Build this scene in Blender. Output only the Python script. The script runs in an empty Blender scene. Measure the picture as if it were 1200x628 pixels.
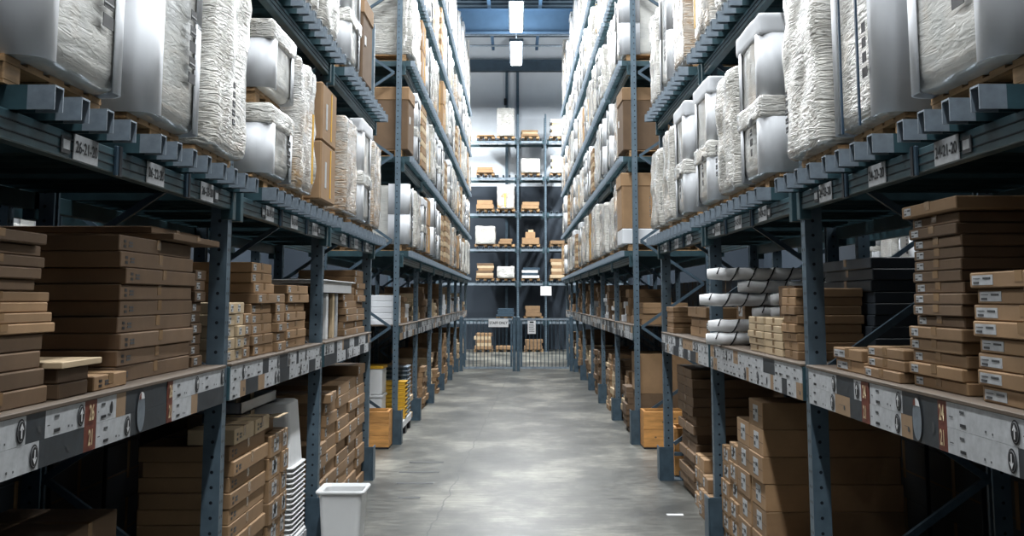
import bpy, bmesh, math, random
from mathutils import Vector, noise, Matrix
random.seed(7)
R = random.Random(11)
PI = math.pi
scene = bpy.context.scene
COL = scene.collection

# ------------------------------------------------------------------ materials
def new_mat(name):
    m = bpy.data.materials.new(name); m.use_nodes = True
    nt = m.node_tree; b = nt.nodes['Principled BSDF']
    return m, nt, b
def noise_col(nt, vec, scale, stops, detail=4, rough=.6):
    n = nt.nodes.new('ShaderNodeTexNoise'); n.inputs['Scale'].default_value = scale
    n.inputs['Detail'].default_value = detail; n.inputs['Roughness'].default_value = rough
    if vec: nt.links.new(vec, n.inputs['Vector'])
    r = nt.nodes.new('ShaderNodeValToRGB')
    els = r.color_ramp.elements
    els[0].position, els[0].color = stops[0][0], (*stops[0][1], 1)
    els[1].position, els[1].color = stops[-1][0], (*stops[-1][1], 1)
    for p, c in stops[1:-1]:
        e = els.new(p); e.color = (*c, 1)
    nt.links.new(n.outputs['Fac'], r.inputs['Fac'])
    return r.outputs['Color'], n.outputs['Fac']
def coords(nt, scale=(1, 1, 1), rot=(0, 0, 0), out='Object'):
    t = nt.nodes.new('ShaderNodeTexCoord'); m = nt.nodes.new('ShaderNodeMapping')
    m.inputs['Scale'].default_value = scale; m.inputs['Rotation'].default_value = rot
    nt.links.new(t.outputs[out], m.inputs['Vector'])
    return m.outputs['Vector']
def bump(nt, b, fac, strength, dist=.01):
    k = nt.nodes.new('ShaderNodeBump'); k.inputs['Strength'].default_value = strength
    k.inputs['Distance'].default_value = dist
    nt.links.new(fac, k.inputs['Height']); nt.links.new(k.outputs['Normal'], b.inputs['Normal'])
def rand_tint(nt, col, lo=.8, hi=1.1):
    oi = nt.nodes.new('ShaderNodeObjectInfo'); mr = nt.nodes.new('ShaderNodeMapRange')
    mr.inputs['To Min'].default_value = lo; mr.inputs['To Max'].default_value = hi
    nt.links.new(oi.outputs['Random'], mr.inputs['Value'])
    mx = nt.nodes.new('ShaderNodeVectorMath'); mx.operation = 'SCALE'
    nt.links.new(col, mx.inputs[0]); nt.links.new(mr.outputs['Result'], mx.inputs['Scale'])
    return mx.outputs['Vector']
def simple(name, c, rough=.5, metal=0., var=.25, scale=8., b_s=.15, tint=None):
    m, nt, b = new_mat(name)
    col, fac = noise_col(nt, coords(nt), scale, [(.3, tuple(x*(1-var) for x in c)), (.7, c)])
    if tint: col = rand_tint(nt, col, *tint)
    nt.links.new(col, b.inputs['Base Color'])
    b.inputs['Roughness'].default_value = rough; b.inputs['Metallic'].default_value = metal
    if b_s: bump(nt, b, fac, b_s, .004)
    return m

M = {}
M['steel_blue'] = simple('painted_blue_steel', (.08, .13, .175), .42, .35, .35, 9)
M['beam'] = simple('painted_teal_beam', (.038, .088, .108), .42, .2, .45, 7)
M['galv'] = simple('galvanised_steel', (.33, .40, .47), .42, .6, .35, 14)
M['dark'] = simple('black_print', (.012, .014, .018), .5, 0, .2, 20, 0)
M['hole'] = simple('near_black_strip', (.006, .01, .015), .9, 0, .1, 20, 0)
M['kraft'] = simple('kraft_cardboard', (.35, .215, .11), .75, 0, .22, 5, .1, (.72, 1.15))
M['shade_goods'] = simple('goods_darkened_as_shade', (.030, .040, .052), .5, 0, .3, 4, .1)  # near-black colour stands in for the shade on deep-set goods
M['kraft_pale'] = simple('pale_cardboard', (.60, .46, .29), .7, 0, .18, 5, .1, (.85, 1.1))
M['kraft_dark'] = simple('brown_cardboard', (.17, .105, .058), .75, 0, .25, 5, .1, (.8, 1.15))
M['tape'] = simple('packing_tape', (.30, .19, .10), .25, 0, .1, 10, 0)
M['yellow'] = simple('yellow_plastic', (.75, .42, .03), .4, 0, .15, 8)
M['orange_wood'] = None
M['white_board'] = simple('white_corner_board', (.80, .83, .87), .6, 0, .10, 3, .1, (.88, 1.06))
M['white_plastic'] = simple('white_plastic', (.88, .90, .91), .35, 0, .06, 5, .0)
M['paper'] = simple('printed_card_paper', (.52, .54, .56), .6, 0, .3, 18, 0)
M['paper_white'] = simple('white_paper', (.75, .76, .77), .6, 0, .1, 18, 0)
M['red'] = simple('red_brown_card', (.17, .04, .022), .5, 0, .35, 30, 0)
M['sign_dark'] = simple('dark_card', (.035, .045, .055), .5, 0, .5, 12, 0)
M['sign_kraft'] = simple('tan_card', (.33, .22, .13), .6, 0, .2, 12, 0)
M['board'] = simple('shelf_board', (.11, .08, .055), .7, 0, .3, 5)
M['navy'] = simple('dark_blue_plastic', (.03, .06, .09), .4, 0, .2, 8)
M['mark'] = simple('faded_print', (.07, .075, .08), .6, 0, .4, 30, 0)
M['roof'] = simple('roof_deck_blue', (.05, .085, .12), .6, .2, .3, 3)
M['girder'] = simple('blue_girder', (.10, .20, .34), .5, .1, .15, 3)
M['cream'] = simple('cream_text', (.62, .50, .30), .6, 0, .1, 10, 0)
M['strap'] = simple('blue_strap', (.02, .05, .09), .4, 0, .1, 8, 0)

def wood(name, c, scale=1.):
    m, nt, b = new_mat(name)
    col, fac = noise_col(nt, coords(nt, (2*scale, 14*scale, 14*scale)), 3, [(.3, tuple(x*.62 for x in c)), (.55, c), (.75, tuple(min(1, x*1.2) for x in c))])
    nt.links.new(rand_tint(nt, col, .85, 1.12), b.inputs['Base Color']); b.inputs['Roughness'].default_value = .7
    bump(nt, b, fac, .2, .004)
    return m
M['wood'] = wood('pallet_wood', (.44, .27, .13))
M['orange_wood'] = wood('orange_planks', (.60, .29, .085), .6)

def wrap(name, stops, streak=.5, rough=.2, crease=1.):
    m, nt, b = new_mat(name)
    col, f = noise_col(nt, coords(nt), 2.6, stops, 3)
    def nz(scale, sc, rot, dist, typ='FBM', det=5):
        n = nt.nodes.new('ShaderNodeTexNoise'); n.noise_type = typ; n.normalize = True if typ == 'FBM' else n.normalize
        n.inputs['Scale'].default_value = scale; n.inputs['Detail'].default_value = det; n.inputs['Distortion'].default_value = dist
        nt.links.new(coords(nt, sc, rot), n.inputs['Vector']); return n.outputs['Fac']
    def mth(op, a, c=None):
        n = nt.nodes.new('ShaderNodeMath'); n.operation = op
        for i_, q in enumerate((a, c)):
            if q is None: continue
            if isinstance(q, (int, float)): n.inputs[i_].default_value = q
            else: nt.links.new(q, n.inputs[i_])
        return n.outputs[0]
    # stretch film: pulled folds running diagonally across the faces, two families
    a = nz(4.2, (1.0, 1.0, 7.5), (.55, .45, .3), 1.0); c = nz(6.5, (1.0, 1.0, 6.), (-.35, -.6, .2), .6); big = nz(1.6, (1, 1, 1), (0, 0, 0), .3)
    sel = mth('GREATER_THAN', big, .5)
    mxf = nt.nodes.new('ShaderNodeMix'); nt.links.new(sel, mxf.inputs[0]); nt.links.new(a, mxf.inputs[2]); nt.links.new(c, mxf.inputs[3])
    fold = mxf.outputs[0]
    ridge = mth('SUBTRACT', 1., mth('MULTIPLY', mth('ABSOLUTE', mth('SUBTRACT', fold, .5)), 9.)); ridge = mth('MAXIMUM', ridge, 0.)
    mul = mth('MULTIPLY', ridge, streak)
    mx = nt.nodes.new('ShaderNodeMix'); mx.data_type = 'RGBA'
    nt.links.new(mul, mx.inputs[0]); nt.links.new(col, mx.inputs[6]); mx.inputs[7].default_value = (.80, .80, .76, 1)
    nt.links.new(rand_tint(nt, mx.outputs[2], .82, 1.15), b.inputs['Base Color'])
    b.inputs['Roughness'].default_value = rough+.15
    b.inputs['Coat Weight'].default_value = 1.; b.inputs['Coat Roughness'].default_value = .07
    h = mth('ADD', mth('MULTIPLY', fold, 1.6), mth('MULTIPLY', ridge, .35))
    h = mth('ADD', h, mth('MULTIPLY', nz(14, (1, 1, 3.5), (.5, .5, 0), .4), .5))
    bump(nt, b, h, min(1., .85*crease), .028*crease)
    return m
GREY = [(.34, (.30, .28, .24)), (.47, (.50, .48, .43)), (.66, (.68, .67, .62))]
M['wrap_grey'] = wrap('stretch_film_grey', GREY)
M['wrap_white'] = wrap('stretch_film_white', [(.35, (.44, .42, .37)), (.52, (.58, .57, .53)), (.7, (.72, .72, .69))], .5)
M['wrap_smooth'] = wrap('film_over_grey_carton', [(.35, (.38, .39, .38)), (.52, (.52, .52, .49)), (.68, (.60, .60, .57))], .12, .3, .35)
M['wrap_brown'] = wrap('stretch_film_brown', [(.35, (.34, .21, .11)), (.52, (.45, .32, .2)), (.64, (.56, .55, .52))], .5)
M['wrap_mixed'] = wrap('stretch_film_over_mixed_cartons', [(.38, (.50, .31, .13)), (.47, (.55, .50, .44)), (.6, (.68, .68, .66))], .45)

# perforated post: punched holes in rows along the faces
def post_mat():
    m, nt, b = new_mat('perforated_blue_post')
    v = coords(nt)
    sep = nt.nodes.new('ShaderNodeSeparateXYZ'); nt.links.new(v, sep.inputs[0])
    def mth(op, a, bb=None, clamp=False):
        n = nt.nodes.new('ShaderNodeMath'); n.operation = op
        for i, q in enumerate((a, bb)):
            if q is None: continue
            if isinstance(q, (int, float)): n.inputs[i].default_value = q
            else: nt.links.new(q, n.inputs[i])
        return n.outputs[0]
    fz = mth('SUBTRACT', mth('FRACT', mth('MULTIPLY', sep.outputs['Z'], 1/.075)), .5)
    dz = mth('MULTIPLY', fz, .075)
    hy = mth('SUBTRACT', mth('ABSOLUTE', mth('SUBTRACT', sep.outputs['Y'], .042)), .0)
    hx = mth('SUBTRACT', mth('ABSOLUTE', sep.outputs['X']), .016)
    geo = nt.nodes.new('ShaderNodeTexCoord'); sn = nt.nodes.new('ShaderNodeSeparateXYZ'); nt.links.new(geo.outputs['Normal'], sn.inputs[0])
    onx = mth('GREATER_THAN', mth('ABSOLUTE', sn.outputs['X']), .7)
    d1 = mth('ADD', mth('MULTIPLY', dz, dz), mth('MULTIPLY', hy, hy))
    d2 = mth('ADD', mth('MULTIPLY', dz, dz), mth('MULTIPLY', hx, hx))
    h1 = mth('MULTIPLY', onx, mth('LESS_THAN', d1, .0085**2))
    h2 = mth('MULTIPLY', mth('SUBTRACT', 1., onx), mth('LESS_THAN', d2, .0085**2))
    hole = mth('MAXIMUM', h1, h2)
    col, fac = noise_col(nt, v, 7, [(.3, (.075, .115, .15)), (.7, (.12, .175, .22))])
    mx = nt.nodes.new('ShaderNodeMix'); mx.data_type = 'RGBA'
    nt.links.new(hole, mx.inputs[0]); nt.links.new(col, mx.inputs[6]); mx.inputs[7].default_value = (.004, .008, .014, 1)
    nt.links.new(mx.outputs[2], b.inputs['Base Color'])
    b.inputs['Roughness'].default_value = .42; b.inputs['Metallic'].default_value = .3
    return m
M['post'] = post_mat()

def floor_mat():
    m, nt, b = new_mat('polished_concrete')
    v = coords(nt)
    c1, f1 = noise_col(nt, coords(nt, (.9, .6, 1)), 1.1, [(.34, (.042, .044, .040)), (.5, (.112, .112, .100)), (.64, (.27, .262, .228))], 8, .62)
    c2, f2 = noise_col(nt, coords(nt, (1.2, 5, 1)), 3.2, [(.36, (.34, .35, .36)), (.62, (1.25, 1.25, 1.22))], 8, .72)
    mx = nt.nodes.new('ShaderNodeMix'); mx.data_type = 'RGBA'; mx.blend_type = 'MULTIPLY'; mx.inputs[0].default_value = .9
    nt.links.new(c1, mx.inputs[6]); nt.links.new(c2, mx.inputs[7])
    # wandering crack along the slab joint
    sep = nt.nodes.new('ShaderNodeSeparateXYZ'); nt.links.new(v, sep.inputs[0])
    w = nt.nodes.new('ShaderNodeTexNoise'); w.inputs['Scale'].default_value = 2.2; nt.links.new(v, w.inputs['Vector'])
    def mth(op, a, bb):
        n = nt.nodes.new('ShaderNodeMath'); n.operation = op
        for i, q in enumerate((a, bb)):
            if isinstance(q, (int, float)): n.inputs[i].default_value = q
            else: nt.links.new(q, n.inputs[i])
        return n.outputs[0]
    x = mth('ADD', sep.outputs['X'], mth('MULTIPLY', sep.outputs['Y'], -.028))
    x = mth('ADD', x, mth('MULTIPLY', w.outputs['Fac'], .12))
    x = mth('ABSOLUTE', mth('ADD', x, .87), 0)
    cr = mth('LESS_THAN', x, .007)
    m2 = nt.nodes.new('ShaderNodeMix'); m2.data_type = 'RGBA'
    nt.links.new(mth('MULTIPLY', cr, .7), m2.inputs[0]); nt.links.new(mx.outputs[2], m2.inputs[6]); m2.inputs[7].default_value = (.03, .035, .035, 1)
    nt.links.new(m2.outputs[2], b.inputs['Base Color'])
    rr = nt.nodes.new('ShaderNodeMapRange'); rr.inputs['To Min'].default_value = .24; rr.inputs['To Max'].default_value = .5
    nt.links.new(f2, rr.inputs['Value']); nt.links.new(rr.outputs['Result'], b.inputs['Roughness'])
    bump(nt, b, f2, .12, .01)
    return m
M['floor'] = floor_mat()
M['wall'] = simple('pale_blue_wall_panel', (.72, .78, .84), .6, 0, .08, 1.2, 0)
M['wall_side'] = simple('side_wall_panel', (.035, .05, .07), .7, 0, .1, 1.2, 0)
def emis(name, c, s):
    m, nt, b = new_mat(name)
    b.inputs['Base Color'].default_value = (*c, 1); b.inputs['Emission Color'].default_value = (*c, 1)
    b.inputs['Emission Strength'].default_value = s
    return m
M['lamp'] = emis('lamp_tube', (.93, .97, 1), 14)

# ------------------------------------------------------------------ mesh helpers
class MB:
    def __init__(s): s.v = []; s.f = []; s.m = []; s.mats = []; s.smooth = False
    def mi(s, m):
        if m not in s.mats: s.mats.append(m)
        return s.mats.index(m)
    def quad(s, pts, m):
        k = len(s.v); s.v += [tuple(p) for p in pts]; s.f.append(tuple(range(k, k+len(pts)))); s.m.append(s.mi(m))
    def box(s, x0, x1, y0, y1, z0, z1, m, c=0.):
        if x0 > x1: x0, x1 = x1, x0
        if y0 > y1: y0, y1 = y1, y0
        if z0 > z1: z0, z1 = z1, z0
        mi = s.mi(m); k = len(s.v)
        if not c:
            s.v += [(x0,y0,z0),(x1,y0,z0),(x1,y1,z0),(x0,y1,z0),(x0,y0,z1),(x1,y0,z1),(x1,y1,z1),(x0,y1,z1)]
            for f in ((3,2,1,0),(4,5,6,7),(0,1,5,4),(1,2,6,5),(2,3,7,6),(3,0,4,7)):
                s.f.append(tuple(k+i for i in f)); s.m.append(mi)
        else:   # chamfered box
            bm = bmesh.new(); bmesh.ops.create_cube(bm, size=1)
            for v in bm.verts:
                v.co = Vector(((x0+x1)/2+v.co.x*(x1-x0), (y0+y1)/2+v.co.y*(y1-y0), (z0+z1)/2+v.co.z*(z1-z0)))
            bmesh.ops.bevel(bm, geom=bm.edges[:], offset=c, segments=1, affect='EDGES')
            bm.verts.index_update()
            s.v += [tuple(v.co) for v in bm.verts]
            for f in bm.faces:
                s.f.append(tuple(k+v.index for v in f.verts)); s.m.append(mi)
            bm.free()
        return s
    def bar(s, a, b, w, t, m):
        a = Vector(a); b = Vector(b); d = (b-a).normalized()
        u = d.cross(Vector((1, 0, 0)))
        if u.length < .1: u = d.cross(Vector((0, 1, 0)))
        u.normalize(); n = d.cross(u); k = len(s.v); mi = s.mi(m)
        for p in (a, b):
            for i, j in ((-1,-1),(1,-1),(1,1),(-1,1)):
                s.v.append(tuple(p+u*i*w/2+n*j*t/2))
        for f in ((3,2,1,0),(4,5,6,7),(0,1,5,4),(1,2,6,5),(2,3,7,6),(3,0,4,7)):
            s.f.append(tuple(k+i for i in f)); s.m.append(mi)
        return s
    def tube(s, pts, r, m, n=10, cap=True):
        pts = [Vector(p) for p in pts]; k = len(s.v); mi = s.mi(m); L = len(pts)
        rs = r if isinstance(r, (list, tuple)) else [r]*L
        for i, p in enumerate(pts):
            d = (pts[min(i+1, L-1)]-pts[max(i-1, 0)]).normalized()
            u = d.cross(Vector((0, 0, 1)))
            if u.length < .05: u = d.cross(Vector((1, 0, 0)))
            u.normalize(); w = d.cross(u)
            for j in range(n):
                a = 2*PI*j/n; s.v.append(tuple(p+(u*math.cos(a)+w*math.sin(a))*rs[i]))
        for i in range(L-1):
            for j in range(n):
                s.f.append((k+i*n+j, k+i*n+(j+1) % n, k+(i+1)*n+(j+1) % n, k+(i+1)*n+j)); s.m.append(mi)
        if cap:
            s.f.append(tuple(k+j for j in range(n))[::-1]); s.m.append(mi)
            s.f.append(tuple(k+(L-1)*n+j for j in range(n))); s.m.append(mi)
        return s
    def disc(s, cx, cz, rx, rz, y, m, n=20):   # facing local -y
        s.quad([(cx+rx*math.cos(2*PI*j/n), y, cz+rz*math.sin(2*PI*j/n)) for j in range(n)], m)
        return s
    def mesh(s, name, smooth=False):
        me = bpy.data.meshes.new(name); me.from_pydata(s.v, [], s.f)
        for m in s.mats: me.materials.append(M[m])
        me.polygons.foreach_set('material_index', s.m)
        if smooth: me.polygons.foreach_set('use_smooth', [True]*len(s.f))
        me.update()
        if not s.smooth:
            bm = bmesh.new(); bm.from_mesh(me); bmesh.ops.recalc_face_normals(bm, faces=bm.faces[:]); bm.to_mesh(me); bm.free()
        return me

def soft_box(mb, x0, x1, y0, y1, z0, z1, m, r=.03, amp=.012, seed=0, n=9, freq=5., ridge=0.):
    """rounded, slightly crumpled box"""
    def line(a, b):
        c = [a, a+r*.35, a+r]; k = n
        c += [a+r+(b-a-2*r)*i/k for i in range(1, k)]
        return c+[b-r, b-r*.35, b]
    X, Y, Z = line(x0, x1), line(y0, y1), line(z0, z1)
    idx = {}; mi = mb.mi(m)
    def vert(p):
        key = tuple(round(q, 5) for q in p)
        if key in idx: return idx[key]
        v = Vector(p)
        q = Vector((min(max(v.x, x0+r), x1-r), min(max(v.y, y0+r), y1-r), min(max(v.z, z0+r), z1-r)))
        d = v-q; nn = d.normalized() if d.length > 1e-9 else Vector((0, 0, 1))
        # faces interior: d axis aligned
        w = q+nn*r
        off = noise.noise(Vector((w.x*freq+seed*7.1, w.y*freq, w.z*freq)))*amp
        off += noise.noise(Vector((w.x*freq*2.6, w.y*freq*2.6+seed*3.3, w.z*freq*2.6)))*amp*.45
        if ridge: off += ridge*abs(noise.noise(Vector((w.x*4+w.z*5, w.y*4-w.z*5, seed*2.7))))
        if w.z > z0+.01: w = w+nn*off
        idx[key] = len(mb.v); mb.v.append(tuple(w)); return idx[key]
    def patch(A, B, f, flip):
        for i in range(len(A)-1):
            for j in range(len(B)-1):
                q = [vert(f(A[i], B[j])), vert(f(A[i+1], B[j])), vert(f(A[i+1], B[j+1])), vert(f(A[i], B[j+1]))]
                if flip: q = q[::-1]
                if len(set(q)) == 4: mb.f.append(tuple(q)); mb.m.append(mi)
    patch(X, Y, lambda a, b: (a, b, z0), True); patch(X, Y, lambda a, b: (a, b, z1), False)
    patch(X, Z, lambda a, b: (a, y0, b), False); patch(X, Z, lambda a, b: (a, y1, b), True)
    patch(Y, Z, lambda a, b: (x0, a, b), True); patch(Y, Z, lambda a, b: (x1, a, b), False)

def obj(name, data, parent=None, loc=None, kind=None):
    o = bpy.data.objects.new(name, data); COL.objects.link(o)
    if parent: o.parent = parent
    if loc: o.location = loc
    if kind: o['kind'] = kind
    return o
def tag(o, label, cat, group=None, kind=None):
    o['label'] = label; o['category'] = cat
    if group: o['group'] = group
    if kind: o['kind'] = kind
    assert 4 <= len(label.split()) <= 16, label
    return o
CH = {}
def child(name, data, parent, loc=None):
    o = obj(name, data, parent, loc); CH.setdefault(parent.name, []).append(o); return o
def dup(root):
    r = root.copy(); COL.objects.link(r)
    for ch in CH.get(root.name, []):
        c = ch.copy(); COL.objects.link(c); c.parent = r
        CH.setdefault(r.name, []).append(c)
        for g in CH.get(ch.name, []):
            d = g.copy(); COL.objects.link(d); d.parent = c
            CH.setdefault(c.name, []).append(d)
    return r
def place(o, s, yc, dep, z, jit=0.):
    """s = -1 left rack, 1 right rack, 0 rack across the back (yc is then x)"""
    if s: o.location = (s*(1.5+dep), yc, z); o.rotation_euler = (0, 0, -s*PI/2+jit)
    else: o.location = (yc, 38.5+dep, z); o.rotation_euler = (0, 0, jit)
    return o
ORD = ['first', 'second', 'third', 'fourth', 'fifth', 'sixth', 'seventh', 'eighth', 'ninth', 'tenth', 'eleventh', 'twelfth',
       'thirteenth', 'fourteenth', 'fifteenth', 'sixteenth', 'seventeenth', 'eighteenth', 'nineteenth', 'twentieth', 'twenty-first', 'twenty-second',
       'twenty-third', 'twenty-fourth']
SIDE = {-1: 'left', 1: 'right'}

def text_mesh(txt, size, mat, squeeze=1.):
    cu = bpy.data.curves.new('t', 'FONT'); cu.body = txt; cu.size = size; cu.align_x = 'CENTER'; cu.align_y = 'CENTER'
    cu.offset = size*.02
    o = bpy.data.objects.new('t', cu); COL.objects.link(o)
    dg = bpy.context.evaluated_depsgraph_get(); dg.update()
    me = bpy.data.meshes.new_from_object(o.evaluated_get(dg))
    bpy.data.objects.remove(o); bpy.data.curves.remove(cu)
    me.transform(Matrix.Scale(squeeze, 4, (1, 0, 0)))
    me.transform(Matrix.Rotation(PI/2, 4, 'X'))      # into local xz, facing -y
    me.materials.clear(); me.materials.append(M[mat]); me.name = 'lettering'
    return me

# ------------------------------------------------------------------ the setting
def struct(name, mb):
    o = obj(name, mb.mesh(name)); o['kind'] = 'structure'; return o
f = MB(); f.box(-9, 9, -14, 40.5, -.1, 0, 'floor'); struct('floor', f)
f = MB(); f.box(-9, 9, -14, 40.5, 11.5, 11.6, 'roof')
for i in range(60):
    f.box(-9, 9, 10+i*.5, 10.06+i*.5, 11.44, 11.5, 'roof')
struct('ceiling', f)
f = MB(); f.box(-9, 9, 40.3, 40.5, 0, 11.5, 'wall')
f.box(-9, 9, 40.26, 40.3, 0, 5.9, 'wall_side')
for x in (-4.6, -2.3, -.35, .05, 2.1, 2.45, 4.8): f.box(x-.05, x+.05, 40.2, 40.3, 0, 10.3, 'steel_blue')
struct('wall_back', f)
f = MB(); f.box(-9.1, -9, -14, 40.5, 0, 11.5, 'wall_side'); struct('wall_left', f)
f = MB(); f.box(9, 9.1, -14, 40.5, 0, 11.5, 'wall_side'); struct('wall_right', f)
# roof steelwork
f = MB(); f.box(-9, 9, 39.9, 40.2, 10.15, 10.5, 'roof'); f.box(-9, 9, 39.85, 40.2, 10.5, 10.55, 'steel_blue')
tag(obj('roof_beam', f.mesh('roof_beam')), 'dark steel header beam along the top of the pale back wall', 'beam')
def girder(y, label):
    t = tag(obj('roof_girder', None, None, (0, y, 0)), label, 'girder', 'blue roof girders')
    f = MB(); f.box(-9, 9, -.012, .012, 10.05, 10.75, 'girder'); child('web', f.mesh('web'), t)
    f = MB(); f.box(-9, 9, -.12, .12, 10.75, 10.78, 'girder'); child('flange', f.mesh('flange'), t)
    f = MB(); f.box(-9, 9, -.12, .12, 10.02, 10.05, 'girder'); child('flange', f.mesh('flange'), t)
girder(33.6, 'wide blue steel girder crossing the roof behind the farthest lamps')
for x, w in ((-.85, 'left'), (.75, 'right')):
    f = MB(); f.box(x-.05, x+.05, 10, 39.85, 10.9, 11.05, 'girder')
    tag(obj('roof_purlin', f.mesh('roof_purlin')), 'long narrow roof purlin running lengthwise, just %s of the lamps' % w, 'purlin')
for y, w in ((36.0, 'nearer the blue girder'), (37.6, 'nearer the back wall')):
    f = MB(); f.tube([(-9, y, 10.55), (9, y, 10.55)], .035, 'galv')
    tag(obj('roof_pipe', f.mesh('roof_pipe', True)), 'thin pale pipe crossing under the roof, %s' % w, 'pipe')
f = MB(); f.bar((-4, 31, 10.3), (.2, 32.4, 10.9), .08, .08, 'girder')
tag(obj('roof_brace', f.mesh('roof_brace')), 'slanting pale roof brace above the left rack near the lamps', 'brace')
f = MB(); f.tube([(-.4, 40.15, 8.9), (-.4, 40.15, 9.15)], .05, 'dark')
tag(obj('wall_sensor', f.mesh('wall_sensor')), 'small dark sensor on the back wall above the tall wrapped load', 'sensor')

# lamps
LAMPS = [31.7-4.2*i for i in range(9)]; LZ = 8.9
lm_h = MB(); lm_h.box(-.2, .2, -1.5, 1.5, .06, .14, 'steel_blue', .01)
lm_t = MB(); lm_t.box(-.16, .16, -1.46, 1.46, 0, .06, 'lamp', .015)
lm_r = MB(); lm_r.tube([(0, -1, .14), (0, -1, 2.5)], .01, 'galv', 6).tube([(0, 1, .14), (0, 1, 2.5)], .01, 'galv', 6)
hm, tm, rm = lm_h.mesh('housing'), lm_t.mesh('lamp_tube'), lm_r.mesh('hanger')
for i, y in enumerate(LAMPS):
    t = obj('ceiling_lamp', None, None, (0.0, y, LZ))
    tag(t, 'long linear ceiling lamp over the aisle, %s counted from the back wall' % ORD[i], 'lamp', 'linear lamps over the aisle')
    child('housing', hm, t); child('lamp_tube', tm, t); child('hanger', rm, t)
def area(x, y, z, w, l, e, col=(.96, .985, 1)):
    d = bpy.data.lights.new('lamp_light', 'AREA'); d.shape = 'RECTANGLE'; d.size = w; d.size_y = l; d.energy = e; d.color = col
    o = bpy.data.objects.new('lamp_light', d); COL.objects.link(o); o.location = (x, y, z); return o
LE = 300
for y in LAMPS[:4]:
    o = area(0, y, LZ+.16, .32, 2.9, LE*.5); o.rotation_euler = (PI, 0, 0)      # upward lights added over the housings to brighten the roof
for x in (-3.4, 3.4):  # unseen lamps added to brighten the back wall and back rack
    t = obj('ceiling_lamp', None, None, (x, 36.0, LZ))
    tag(t, 'added unseen linear ceiling lamp over the cross aisle before the back rack, %s side' % ('left' if x < 0 else 'right'), 'lamp', 'added lamps over the cross aisle')
    child('housing', hm, t); child('lamp_tube', tm, t); child('hanger', rm, t)
    area(x, 36.0, LZ-.02, .32, 2.9, LE*3.6); o = area(x, 36.0, LZ+.16, .32, 2.9, LE*.6); o.rotation_euler = (PI, 0, 0)
for y in LAMPS: area(0, y, LZ-.02, .32, 2.9, LE)
for s in (-1, 1):  # unseen lamps added to light what shows across the next aisles
    for k, y in enumerate((6.1, 14.5, 22.9)):
        t = obj('ceiling_lamp', None, None, (s*5.4, y, LZ))
        tag(t, 'unseen linear ceiling lamp over the next aisle on the %s, %s from the camera' % (SIDE[s], ORD[k]), 'lamp', 'added lamps over the neighbouring aisles')
        child('housing', hm, t); child('lamp_tube', tm, t); child('hanger', rm, t)
        area(s*5.4, y, LZ-.02, .32, 2.9, LE*1.1)

# ------------------------------------------------------------------ racking
NEAR = [2.95, 5.77, 8.6, 11.45]
FAR = [14.2, 16.95, 19.7, 22.45, 25.2, 27.95, 30.7, 33.45]
LV_NEAR = [2.265, 3.55]
LV_FAR = [2.265, 3.5, 4.78, 6.0, 7.25]
SH = 1.0   # depth of the racks

def frame_meshes(h, w=.038, dp=.09):
    a = MB()
    # open C section post: web towards the aisle, two flanges
    a.box(-w, w, 0, .006, 0, h, 'post'); a.box(-w, -w+.006, .006, dp, 0, h, 'post'); a.box(w-.006, w, .006, dp, 0, h, 'post')
    a.box(-w+.006, -w+.02, dp-.008, dp, 0, h, 'post'); a.box(w-.02, w-.006, dp-.008, dp, 0, h, 'post')
    fp = a.mesh('upright_post')
    a = MB(); z = .35; flip = False
    while z < h-.8:
        a.bar((0, .1, z), (0, SH-.1, z+.55) if not flip else (0, SH-.1, z+.55), .035, .03, 'steel_blue')
        a.bar((0, SH-.1, z+.55), (0, .1, z+1.1), .035, .03, 'steel_blue')
        z += 1.1
    a.bar((0, .1, .25), (0, SH-.1, .25), .035, .03, 'steel_blue')
    br = a.mesh('braces')
    a = MB(); a.box(-.08, .08, -.02, .12, 0, .008, 'steel_blue'); ft = a.mesh('foot_plate')
    return fp, br, ft
def make_frame(meshes):
    fp, br, ft = meshes
    t = obj('rack_upright_frame', None)
    child('front_post', fp, t); r = child('rear_post', fp, t, (0, SH, 0)); r.rotation_euler = (0, 0, PI)
    child('brace', br, t); child('foot_plate', ft, t); c = child('foot_plate', ft, t, (0, SH-.1, 0))
    return t
near_fr = make_frame(frame_meshes(4.7)); far_fr = make_frame(frame_meshes(8.3, .03, .068))
used = set()
def inst(proto):
    if proto.name in used: return dup(proto)
    used.add(proto.name); return proto
for s in (-1, 1):
    for k, y in enumerate(NEAR):
        o = place(inst(near_fr), s, y, 0, 0)
        tag(o, 'perforated blue upright frame, %s near rack, %s from the camera' % (SIDE[s], ORD[k]), 'rack frame', 'upright frames of the near racks')
    for k, y in enumerate(FAR):
        o = place(inst(far_fr), s, y, 0, 0)
        tag(o, 'tall perforated upright frame, %s far rack, %s counted from the walkway gap' % (SIDE[s], ORD[k]), 'rack frame', 'upright frames of the far racks')

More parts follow.
